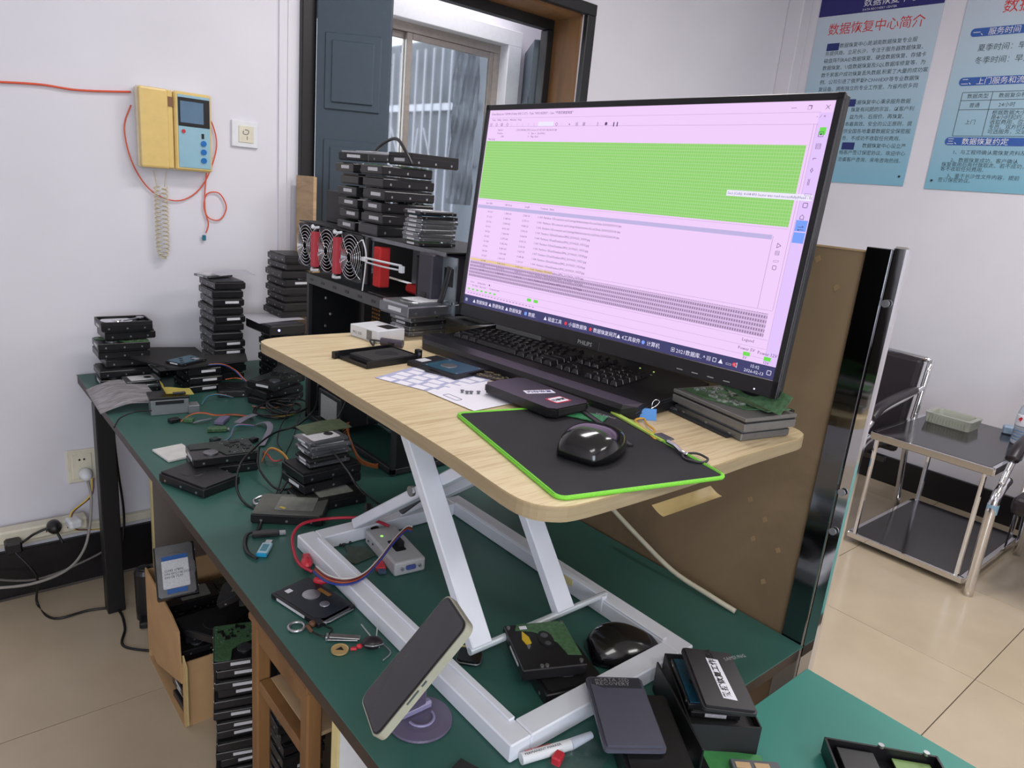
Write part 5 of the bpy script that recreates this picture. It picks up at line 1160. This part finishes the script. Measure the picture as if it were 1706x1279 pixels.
part('wire_loop', lambda bm: tube(bm, [(.038, -.006, .012), (.05, -.014, .016), (.066, -.004, .012), (.064, .010, .004), (.078, -.012, .002), (.066, -.030, .002)], .0012, 6), SILVER, cf, smooth=True)
# clear cable tie
solo('clear_tag_pin', 'clear plastic tag pin resting against the white riser frame', 'tag pin', lambda bm: (tube(bm, pz([(602, 1040, .002), (618, 1060, .01), (632, 1078, .004)]), .0012, 5), tube(bm, pz([(630, 1030, .03), (627, 1062, .01)]), .0010, 5)), mat('clear_plastic', (200, 206, 200), .2, trans=.4))
# grey signal box with ribbon wires
c_, h_, l_, d_ = quadfit([(613, 882), (665, 943), (706, 928), (650, 871)], D+.028)
gb = thing('grey_adapter_box', 'grey plastic adapter box with ribbon cable and round video port', 'adapter', (c_.x, c_.y, D), h_)
gb.location = (c_.x, c_.y, D)
part('case', lambda bm: box(bm, (0, 0, .014), (.146, .064, .028), .004, seg=2), mat('frosted_grey', (186, 186, 188), .4, var=.03), gb)
part('header_slot', lambda bm: prism(bm, rrect(.045, .022, .003, 3, .01, .0), .0281, .0288), BLK, gb)
part('header_plug', lambda bm: box(bm, (.008, .006, .034), (.026, .010, .012), .001), BLK, gb)
part('video_port', lambda bm: (prism(bm, rrect(.020, .009, .003, 3), .0, .0022, m=T(.0752, 0, .016) @ RY(PI/2) @ RZ(PI/2))), mat('port_blue', (72, 84, 150), .4), gb, label='blue video port')
part('port_screws', lambda bm: [cyl(bm, (.0752, s*.018, .016), (.079, s*.018, .016), .0032, 6) for s in (-1, 1)] and None, SILVER, gb)
part('led', lambda bm: cyl(bm, (-.036, -.012, .028), (-.036, -.012, .0292), .003, 12), mat('led_lime', (160, 230, 110), .3, emit=1.2), gb, label='green light')
part('dots', lambda bm: [cyl(bm, p, (p[0], p[1]-.001, p[2]), .002, 10) for p in ((-.03, -.033, .018), (-.052, -.033, .014))] and None, BLK, gb)
part('flat_cable', lambda bm: tube(bm, [(-.078, -.006, .02), (-.10, -.006, .026), (-.13, .0, .03), (-.16, .01, .04)], .002, 6, flat=.009), BLK, gb)
arc = [(686, 884, .05), (676, 884, .052), (655, 905, .045), (632, 935, .035), (605, 962, .030), (575, 972, .030), (545, 966, .028), (524, 950, .02)]
wire('rainbow ribbon wires arching from grey adapter box over the riser frame', pz(arc), [(40, 60, 150), (40, 90, 150), (180, 60, 60), (190, 100, 60), (120, 40, 40), (220, 218, 214)], .0016, .0046)
wire('thick red cable looping from grey adapter box to the red plugs', pz([(648, 876, .03), (622, 866, .035), (590, 862, .03), (545, 864, .025), (505, 872, .03), (488, 892, .02), (490, 920, .01), (500, 940, .006), (520, 952, .006)]), [(178, 40, 60)], .0032)
for lab, px, py, rz, s in (('red rubber plug cover standing against the riser frame', 511, 938, 1.2, 1), ('red drive connector lying on the riser frame', 545, 958, -.5, .8)):
    z_ = D if px < 530 else D+.0
    p = at_z(px, py, z_+.01)
    if px > 530: p = Vector((.515, 1.055, 0))
    solo('red_plug', lab, 'plug', lambda bm: (ball(bm, (0, 0, .012), (.018*s, .011*s, .010*s), 14, 10), box(bm, (.022*s, 0, .010), (.016*s, .014*s, .010*s), .002)), RED, (p.x, p.y, D), rz, smooth=False)
u3 = at_z(634, 950, D)
ub3 = thing('usb_stick', 'bright red usb stick beside the grey adapter box', 'usb stick', (u3.x, u3.y, D), 1.25)
part('body', lambda bm: box(bm, (.008, 0, .005), (.028, .018, .009), .0015), mat('bright_red', (222, 60, 72), .35), ub3)
part('plug', lambda bm: box(bm, (-.012, 0, .005), (.014, .014, .005), .0006), mat('usb_plug_blue', (96, 116, 150), .3, .6), ub3)
solo('torn_circuit_board', 'dull olive broken circuit board inside the riser frame corner', 'circuit board', lambda bm: prism(bm, [(-.03, -.03), (.02, -.036), (.035, .0), (.005, .034), (-.012, .01), (-.035, .0)], 0, .002), mat('olive_board', (58, 70, 58), .5, var=.3, scale=60), tuple(at_z(592, 922, D)), .3)
solo('small_parts', 'loose dark screws and bits beside the olive broken board', 'parts', lambda bm: [ball(bm, (random.uniform(-.02, .02), random.uniform(-.012, .012), .003), (.003, .003, .003), 8, 6) for _ in range(9)] and None, DGREY, tuple(at_z(570, 905, D)))
# black drive with board and yellow tag, on another drive
c_, h_, l_, d_ = quadfit([(840, 1096), (890, 1152), (975, 1090), (915, 1052)], D+.028)
h_ = math.atan2(-.10, .005)
l2_ = drive(35, 'nolabel', (.716, .652, D), -.42+PI/2+.12, 'lower black hard drive under the one with yellow film tag')
td = drive(35, 'pcb', (.692, .664, D+.0262), -.35+PI/1, 'black hard drive with green board and yellow film tag, inside riser frame') if 0 else None
t_ = thing('tagged_drive', 'black hard drive with green board corner and yellow film tag', 'hard drive', (.700, .665, D+.0165), -.42)
t_.location.z = D+.0262
part('body', lambda bm: box(bm, (0, 0, .009), (.102, .112, .018), .0015), BLK2, t_)
part('board', lambda bm: prism(bm, [(-.03, .054), (-.036, .04), (-.01, .034), (.004, .022), (.022, .0), (.028, -.03), (.049, -.034), (.049, .054)], .018, .0192), PCBG, t_, label='green circuit board corner')
part('dome', lambda bm: (prism(bm, [(.012*math.cos(a*PI/12)+.006, .02*math.sin(a*PI/12)+.012) for a in range(24)], .018, .0195), ), BLK, t_)
part('disc_mark', lambda bm: (lathe(bm, [(.006, .0195), (.006, .0199)], 20, (.006, .02, 0)), lathe(bm, [(.005, .0195), (.005, .0199)], 20, (.006, .0, 0))), GREY, t_)
part('yellow_tag', lambda bm: prism(bm, [(-.028, .0), (-.020, .004), (-.020, .018), (-.027, .034), (-.032, .015)], .0185, .0205), mat('amber_tag', (220, 184, 50), .4), t_, label='yellow film tag')
part('screw', lambda bm: [cyl(bm, (x, y, .018), (x, y, .0202), .003, 10) for x, y in ((-.045, .048), (.044, -.046), (-.02, -.05), (.046, .05), (-.012, -.050), (-.026, -.002))] and None, SILVER, t_)
part('white_chip', lambda bm: box(bm, (-.022, .044, .0194), (.012, .008, .0006)), PAPER, t_)
part('edge_label', lambda bm: box(bm, (-.0513, -.01, .010), (.0006, .045, .004)), LABELM, t_)
# car key fob
c_ = at_z(782, 1098, D)
tg = thing('key_tag', 'glossy black key tag with cream edge beside the riser leg foot', 'key fob', (c_.x, c_.y, D), -.8)
part('tag', lambda bm: prism(bm, rrect(.036, .032, .008, 4), 0, .008), GLOSS, tg)
part('rim', lambda bm: tube(bm, [(x, y, .004) for x, y in rrect(.038, .034, .008, 4)], .0018, 6, closed=True, smooth=False), GREY, tg, smooth=True)
part('strap', lambda bm: tub(bm, Vector((-.018, .021, .006)), Vector((.016, .024, .010)), .003, .004), CREAM, tg)
# phone on a round folding stand
PA = Vector((.6368, -.1363, .7589)).normalized(); PU = Vector((.2921, .9535, -.0739)); PN = PA.cross(PU).normalized()
PM = Matrix((PA, PN.cross(PA), PN)).transposed().to_4x4(); PM.translation = Vector((.4186, .6092, .9176))
ph = thing('smartphone', 'smartphone with dark screen in pale case leaning on violet stand', 'phone', mtx=PM)
part('case', lambda bm: prism(bm, rrect(.166, .080, .012, 5), -.011, -.0005), mat('clear_case', (172, 170, 152), .25, var=.06), ph, label='pale translucent case')
part('body', lambda bm: prism(bm, rrect(.162, .076, .011, 5), -.006, .0006), BLK, ph)
part('glass', lambda bm: prism(bm, rrect(.158, .072, .009, 5), .0006, .0012), mat('dark_glass', (48, 47, 50), .18, var=.04), ph)
part('side_button', lambda bm: [box(bm, (x, -.0405, -.003), (l, .001, .002)) for x, l in ((-.02, .02), (.0, .008))] and None, GREY, ph)
pst = thing('phone_stand', 'violet-grey round folding phone stand on the green mat', 'phone stand', (.482, .676, D), 0)
VIO = mat('violet_grey_plastic', (104, 96, 120), .35, var=.04)
part('base', lambda bm: lathe(bm, [(.044, 0), (.045, .002), (.044, .0045), (.03, .0055)], 40), VIO, pst, smooth=False)
part('hinge', lambda bm: (box(bm, (0, .012, .011), (.05, .012, .012), .003), tube(bm, [(.018*math.cos(a*PI/12), -.002+.018*math.sin(a*PI/12), .007) for a in range(12, 25)], .002, 6, smooth=False)), mat('light_violet', (146, 140, 176), .3), pst)
part('arm', lambda bm: tub(bm, Vector((-.0, .010, .014)), Vector((-.052, -.058, .130)), .03, .004), VIO, pst)
part('cradle', lambda bm: tub(bm, Vector((-.050, -.060, .128)), Vector((-.060, -.066, .148)), .04, .003), VIO, pst)
# near group: dark enclosure, grey enclosure, black box
def slab(name, label, m, c, rz, L, W, H, cat='external drive', tilt=0, tiltx=0, bev=.004):
    t = thing(name, label, cat, c, rz); t.rotation_euler = (tiltx, tilt, rz)
    bm = bmesh.new(); prism(bm, rrect(L, W, .006, 4), 0, H)
    bmesh.ops.bevel(bm, geom=[e for e in bm.edges if abs(e.verts[0].co.z-e.verts[1].co.z) < 1e-6], offset=min(bev, H*.3), segments=2, affect='EDGES')
    link('case', mesh(bm, 'case', m), t); return t
u4 = slab('dark_enclosure', 'black slim enclosure lowest under the grey one', BLK2, (.697, .452, D), .95, .150, .088, .040)
u4b = solo('metal_bracket', 'long bent black metal bracket between grey enclosure and black box', 'bracket', lambda bm: (box(bm, (0, 0, .018), (.175, .003, .050), .0008, T(0, 0, .008)), box(bm, (0, -.012, .0015), (.175, .026, .003), .0006)), BLK, (.766, .458, D), 1.02)
ge = slab('grey_enclosure', 'slate grey portable drive enclosure with embossed corner lettering', mat('slate_grey', (84, 84, 98), .38, var=.03), (.687, .490, D+.0405), .955, .138, .082, .013, tiltx=.0)
part('corner_emboss', lambda bm: prism(bm, [(.042, -.036), (.062, -.036), (.062, .036), (.05, .036), (.042, .02)], .0131, .0134), mat('dark_emboss', (50, 50, 58), .5), ge)
text('mSATA SSD\nRECOVERY', .010, LGR, ge, T(.055, .030, .0136) @ RZ(-PI/2), name='lettering', spacing=.8)
part('usb_port', lambda bm: box(bm, (-.0672, .01, .006), (.0006, .012, .005)), BLK, ge)
bxm = mat('soft_black_card', (36, 35, 38), .6, var=.04)
bb = thing('black_box', 'open black cardboard box holding drives at the near right', 'box', (.838, .455, D), .90)
def obox(bm):
    L, W, H, t = .150, .098, .044, .002
    box(bm, (0, 0, .001), (L, W, .002))
    for c, s in (((L/2, 0, H/2), (t, W, H)), ((-L/2, 0, H/2), (t, W, H)), ((0, W/2, H/2), (L, t, H)), ((0, -W/2, H/2), (L, t, H))): box(bm, c, s)
part('carton', obox, bxm, bb)
part('inner_tray', lambda bm: box(bm, (0, 0, .032), (.145, .093, .003)), bxm, bb)
drive(25, 'black', (.832, .456, D+.0345), .86, 'black laptop drive low inside the open black box', sz=1.2)
drive(25, 'bluepcb', (.828, .462, D+.0465), .90, 'blue-board laptop drive on top inside the open black box', sz=1.1)
te = slab('taped_enclosure', 'black slim drive enclosure with handwritten white tape, topmost at near right', mat('soft_black', (44, 42, 46), .5, var=.05), (.822, .438, D+.062), .93, .115, .078, .011)
te.rotation_euler = (0.10, -.10, .93); te.location.z = D+.070
part('white_tape', lambda bm: prism(bm, [(-.040, -.014), (.036, -.010), (.038, .008), (-.038, .006)], .0111, .0114), PAPER, te, label='handwritten white tape')
text('数据恢复工作区A', .012, INK, te, T(-.036, -.006, .0116) @ RZ(.03), bold=.0003)
text('SAMSUNG', .009, LGR, te, T(.036, -.022, .0113) @ RZ(-1.2))
c_ = at_z(1232, 1266, D)
solo('circuit_board', 'bright green circuit board with gold edge pads at bottom edge', 'circuit board', lambda bm: box(bm, (0, 0, .0012), (.10, .06, .0018), .0004), mat('grass_green_board', (72, 146, 84), .4, var=.12, scale=80), (.775, .372, D), -.75)
sk = thing('socket_board', 'grey plastic socket strip with tan contacts on green circuit board', 'connector', tuple(at_z(1255, 1278, D+.002)), -.70)
part('frame', lambda bm: box(bm, (0, -.008, .005), (.066, .022, .009), .001), mat('socket_grey', (92, 96, 100), .4), sk)
part('contact', lambda bm: [box(bm, (-.018+i*.026, -.008, .0098), (.02, .010, .001)) for i in range(2)] and None, mat('tan_contact', (196, 164, 124), .5), sk)
# marker pen, red cap, clear bag, black thing at the bottom edge
mk = thing('marker_pen', 'white marker pen with printed barrel lying at the bottom edge', 'marker', (0, 0, 0))
a0 = at_z(868, 1264, D+.009); a1 = at_z(950, 1240, D+.009); a2 = at_z(985, 1224, D+.009)
part('barrel', lambda bm: cyl(bm, a0, a1, .0075, 20), WHITE, mk, smooth=False)
part('cap', lambda bm: cyl(bm, a1, a2, .0078, 20, .005), mat('pearl_cap', (206, 212, 226), .25), mk)
dirv = (a1-a0).normalized(); 
mtx_ = Matrix((dirv, Vector((-dirv.y, dirv.x, 0)).normalized(), dirv.cross(Vector((-dirv.y, dirv.x, 0)).normalized()))).transposed().to_4x4(); mtx_.translation = a0+Vector((0, 0, .0077))
text('PERMANENT MARKER', .0055, INK, mk, mtx_ @ T(.004, -.0035, 0)); text('白板笔 WHITEBOARD', .004, REDINK, mk, mtx_ @ T(.006, .0025, -.0004))
c_ = at_z(923, 1268, D); solo('plastic_piece', 'small red plastic piece beside the white marker pen', 'plastic piece', lambda bm: box(bm, (0, 0, .007), (.018, .013, .013), .002), RED, (c_.x+.002, c_.y-.004, D), .4)
def bagf(bm):
    n = 12; g = [[bm.verts.new((-.035+.07*i/n, -.03+.06*j/n, .010+.003*math.sin(i*.9+j*.6)+.002*math.cos(j*1.1-i*.5)-.008*(abs(i/n-.5)+abs(j/n-.5)))) for i in range(n+1)] for j in range(n+1)]
    for j in range(n):
        for i in range(n): bm.faces.new((g[j][i], g[j][i+1], g[j+1][i+1], g[j+1][i]))
    bmesh.ops.solidify(bm, geom=bm.faces[:], thickness=.0006)
c_ = at_z(955, 1262, D); solo('plastic_bag', 'small crumpled clear plastic bag beside the red cap', 'bag', bagf, mat('clear_film', (225, 230, 232), .2, trans=.9, var=0, alpha=.35), (c_.x+.004, c_.y-.008, D-.001), .3, smooth=True)
c_ = at_z(800, 1278, D); solo('black_folder', 'black thin folder corner at the bottom edge left of marker', 'folder', lambda bm: box(bm, (0, 0, .004), (.10, .10, .007), .001), MATTE, (.455, .520, D), .35)
# black carrier on the second desk
c_ = at_z(1450, 1275, D)
bf = thing('drive_carrier', 'black metal drive carrier frame on lighter green desk', 'drive carrier', (.928, .225, D), -.83)
def fr_(bm):
    for c, s in (((0, .05, .012), (.15, .003, .024)), ((0, -.05, .012), (.15, .003, .024)), ((-.074, 0, .012), (.003, .10, .024)), ((.074, 0, .012), (.003, .10, .024)), ((0, 0, .001), (.148, .10, .002))): box(bm, c, s)
part('frame', fr_, BLK2, bf)
part('board', lambda bm: box(bm, (.04, .02, .012), (.05, .05, .002)), mat('olive_green_board', (120, 150, 90), .5), bf)
part('block', lambda bm: box(bm, (-.035, .02, .010), (.05, .05, .014), .001), BLK, bf)
part('screw', lambda bm: [cyl(bm, (x, .05, .024), (x, .05, .028), .004, 10) for x in (-.0, .06)] and None, SILVER, bf)

# ================================================================== UNDER THE BENCH
tc_ = thing('black_canister', 'black cylindrical canister standing under the left end of bench', 'canister', (.497, 2.29, 0))
part('body', lambda bm: lathe(bm, [(.030, 0), (.031, .14), (.032, .165), (.026, .178)], 28), BLK2, tc_, smooth=False)
part('knob', lambda bm: ball(bm, (0, .0, .178), (.02, .02, .008), 16, 8), BLK, tc_, smooth=True)
solo('power_brick', 'small black power brick on cable on the floor by the box', 'adapter', lambda bm: (box(bm, (0, 0, .012), (.028, .06, .022), .005), tube(bm, [(0, .03, .012), (.01, .07, .02), (.03, .11, .05)], .0028, 6)), BLK, tuple(at_z(241, 1040, 0)), -.25)
cb = thing('cardboard_box', 'torn brown cardboard box holding loose drives under the bench', 'box', (0, 0, 0))
def cbx(bm):
    prism(bm, [(1.72, .135), (1.735, .285), (1.80, .30), (2.06, .31), (2.06, .05), (1.97, .04)], .0, .004, m=Matrix(((0, 0, 1, .448), (1, 0, 0, 0), (0, 1, 0, 0), (0, 0, 0, 1))))
    box(bm, (.64, 2.065, .15), (.38, .004, .30)); box(bm, (.825, 1.89, .15), (.004, .35, .30)); box(bm, (.64, 1.715, .10), (.38, .004, .20)); box(bm, (.64, 1.89, .003), (.38, .35, .005))
part('sides', cbx, CARD, cb)
part('flap', lambda bm: prism(bm, [(1.715, .0), (1.72, .22), (1.69, .20), (1.69, .02)], .0, .004, m=Matrix(((0, 0, 1, .452), (1, 0, 0, 0), (0, 1, 0, 0), (0, 0, 0, 1)))), mat('cardboard_cream', (196, 172, 118), .8), cb)
rn = random.Random(77)
heap_lab = 'in the torn cardboard box heap'
grp = 'loose drives heaped in the torn cardboard box'
i = 0
for lay_, (z, xs_, ys_) in enumerate(((.008, (.535, .70), (1.80, 1.97)), (.038, (.54, .70), (1.81, 1.96)), (.068, (.535, .70), (1.80, 1.97)), (.098, (.54, .70), (1.81, 1.96)), (.128, (.535, .70), (1.80, 1.97)), (.158, (.54, .70), (1.81, 1.97)), (.188, (.54, .70), (1.80, 1.97)), (.218, (.545, .70), (1.81, 1.97)))):
    for x in xs_:
        for y in ys_:
            if lay_ < 5 and not (x < .6 and y < 1.9): continue
            drive(35, rn.choice(('black', 'nolabel', 'pcbdark')), (x+rn.uniform(-.006, .006), y+rn.uniform(-.006, .006), z), rn.uniform(-.06, .06), ('upper ' if lay_ == 7 else 'buried ')+'black hard drive '+heap_lab+(', %s %s' % ('near' if y < 1.9 else 'far', 'front' if x < .6 else 'back') if lay_ == 7 else ''), grp)
            i += 1
_n = Vector((-.25, -.62, .74)).normalized(); _x = Vector((-.12, -.66, -.6)); _x = (_x-_n*_x.dot(_n)).normalized(); _y = _n.cross(_x)
BLM = Matrix((_x, _y, _n)).transposed().to_4x4(); BLM.translation = at_y(294, 953, 1.86)
drive(35, 'blue', None, 0, 'silver-rimmed hard drive with blue and white label propped on the box heap', mtx=BLM)
drive(35, 'black', None, 0, 'black hard drive leaning right of the blue-labelled one', mtx=T(.64, 1.76, .34) @ RZ(-.5) @ RY(-.5))
drive(35, 'nolabel', (.56, 1.75, .252), .6, 'plain black hard drive lying before the blue-labelled one')
drive(35, 'black', (.66, 1.80, .252), -.3, 'black hard drive lying right of blue-labelled drive foot')
# column of drives on the floor in front of the box
kinds = [N35, B35, B35, N35, B35, B35, B35, N35, B35, B35, B35, P35]
stack(kinds, .535, 1.545, .001, PI/2-.30, 'in floor column beside the torn box', 'drives in the floor column under the bench', seed=71, jit=.006, sz=1.1)
stack([N35, B35, N35, B35, N35, B35, N35, N35, B35, N35, B35, N35, N35], .585, 1.34, .001, PI/2-.05, 'in floor column next to the wooden frame', 'drives in the floor column beside the wooden frame', seed=73, jit=.006, sz=1.1)

# ================================================================== WAITING CHAIRS ON THE RIGHT
SEATC = LENC
def arm_chair(yc, label, both=True):
    t = thing('waiting_chair', label, 'chair', (3.30, yc, 0))
    W = .56
    part('seat', lambda bm: box(bm, (.30, 0, .42), (.50, W-.08, .08), .025, seg=3), SEATC, t)
    part('backrest', lambda bm: box(bm, (0, 0, .225), (.055, W-.06, .50), .022, T(.56, 0, .36) @ RY(.16), seg=3), SEATC, t)
    for s in (-1, 1):
        y = s*W/2
        part('leg', lambda bm: tube(bm, [(.0, y, .0), (-.012, y, .25), (-.01, y, .42), (.03, y, .475), (.10, y, .50)], .024, 12, k=4, flat=.02), CHROME, t, smooth=True)
        part('leg_band', lambda bm: tube(bm, [(-.0105, y, .38), (-.0095, y, .42)], .0255, 12, smooth=False, flat=.0215), mat('pale_blue_tape', (130, 168, 190), .4), t)
        part('leg', lambda bm: tube(bm, [(.66, y, .0), (.60, y, .3), (.585, y, .45), (.64, y, .83)], .016, 8, k=4), CHROME, t, smooth=True)
        part('arm_tube', lambda bm: tube(bm, [(.02, y, .50), (.06, y, .56), (.14, y, .615), (.40, y, .655), (.62, y, .69)], .013, 8), CHROME, t, smooth=True)
        part('armrest', lambda bm: tube(bm, [(.07, y, .60), (.14, y, .645), (.30, y, .672), (.50, y, .69)], .020, 10, flat=.026), SEATC, t, smooth=True)
    part('back_tube', lambda bm: tube(bm, [(.64, -W/2, .83), (.645, 0, .835), (.64, W/2, .83)], .014, 8), CHROME, t, smooth=True)
    part('under_rail', lambda bm: box(bm, (.35, 0, .345), (.04, W, .03), .004), DGREY, t)
    return t
arm_chair(1.575, 'black leatherette waiting chair with chrome arms left of the glass side table')
arm_chair(.445, 'black leatherette waiting chair with chrome arms cut by the right edge')
tt = thing('side_table', 'low chrome side table with dark glass top between two chairs', 'table', (3.30, 1.01, 0))
DG = mat('smoked_glass', (34, 30, 34), .12, var=.05, spec=.6)
part('top_glass', lambda bm: box(bm, (.39, 0, .553), (.74, .47, .008), .002), DG, tt, label='smoked glass top')
def rim(z, h):
    def f(bm):
        for c, s in (((.02, 0, z), (.025, .50, h)), ((.76, 0, z), (.025, .50, h)), ((.39, .243, z), (.74, .02, h)), ((.39, -.243, z), (.74, .02, h))): box(bm, c, s, .002)
    return f
part('top_rim', rim(.54, .032), CHROME, tt)
part('shelf_glass', lambda bm: box(bm, (.39, 0, .052), (.74, .47, .008), .002), DG, tt, label='dark glass lower shelf')
part('shelf_rim', rim(.042, .026), CHROME, tt)
for y in (-.22, .22):
    part('leg', lambda bm: (tube(bm, [(.75, y, 0), (.75, y, .53)], .012, 8, smooth=False)), CHROME, tt)
    part('leg', lambda bm: (tube(bm, [(.02, y, .03), (.02, y, .53)], .010, 8, smooth=False)), CHROME, tt)
ZG = .5575
ash = thing('glass_dish', 'rectangular ribbed glass ashtray on the smoked glass table', 'ashtray', (3.86, 1.11, ZG), 0)
def dish(bm):
    n = 4
    o1 = rrect(.17, .21, .02, n); i1 = rrect(.13, .17, .02, n); i0 = rrect(.11, .15, .02, n); o0 = rrect(.155, .195, .02, n)
    R = [[bm.verts.new((x, y, z)) for x, y in p] for p, z in ((o0, 0), (o1, .05), (i1, .05), (i0, .014))]
    for A, B in zip(R, R[1:]):
        for j in range(len(A)): bm.faces.new((A[j], A[(j+1) % len(A)], B[(j+1) % len(A)], B[j]))
    bm.faces.new(R[0][::-1]); bm.faces.new(R[-1])
part('bowl', dish, mat('ashtray_glass', (206, 210, 196), .1, trans=.55, var=0), ash)
part('ribs', lambda bm: [box(bm, (-.0845, -.085+i*.0131, .024), (.004, .006, .034)) for i in range(14)] and None, mat('ashtray_glass', (206, 210, 196), .1), ash)
bt = thing('water_bottle', 'clear plastic water bottle with red and blue print at right edge', 'bottle', (3.85, .825, ZG))
PET = mat('bottle_plastic', (216, 224, 234), .12, trans=.6, var=0)
part('body', lambda bm: lathe(bm, [(.03, 0), (.033, .006), (.033, .03), (.031, .036), (.033, .042), (.033, .066), (.031, .072), (.033, .078), (.033, .14), (.026, .17), (.014, .19), (.013, .205)], 28), PET, bt, smooth=True)
part('cap', lambda bm: cyl(bm, (0, 0, .205), (0, 0, .222), .015, 20), WHITE, bt)
part('label_band', lambda bm: lathe(bm, [(.0336, .085), (.0338, .09), (.0338, .135), (.0336, .14)], 28), mat('bottle_label', (228, 232, 240), .4, var=.03), bt, smooth=True)
part('red_print', lambda bm: tub(bm, Vector((-.031, -.014, .10)), Vector((-.034, .012, .125)), .001, .016), RED, bt)
for i in range(4): part('blue_ring', lambda bm: lathe(bm, [(.0336, .02+i*.014), (.0338, .022+i*.014), (.0336, .024+i*.014)], 24), mat('ring_blue', (90, 130, 176), .4), bt)
solo('tissue_pack', 'small blue and white packet beside the water bottle', 'packet', lambda bm: box(bm, (0, 0, .02), (.05, .06, .04), .006), mat('packet_blue', (142, 164, 188), .5, var=.2), (3.99, .90, ZG), .3)
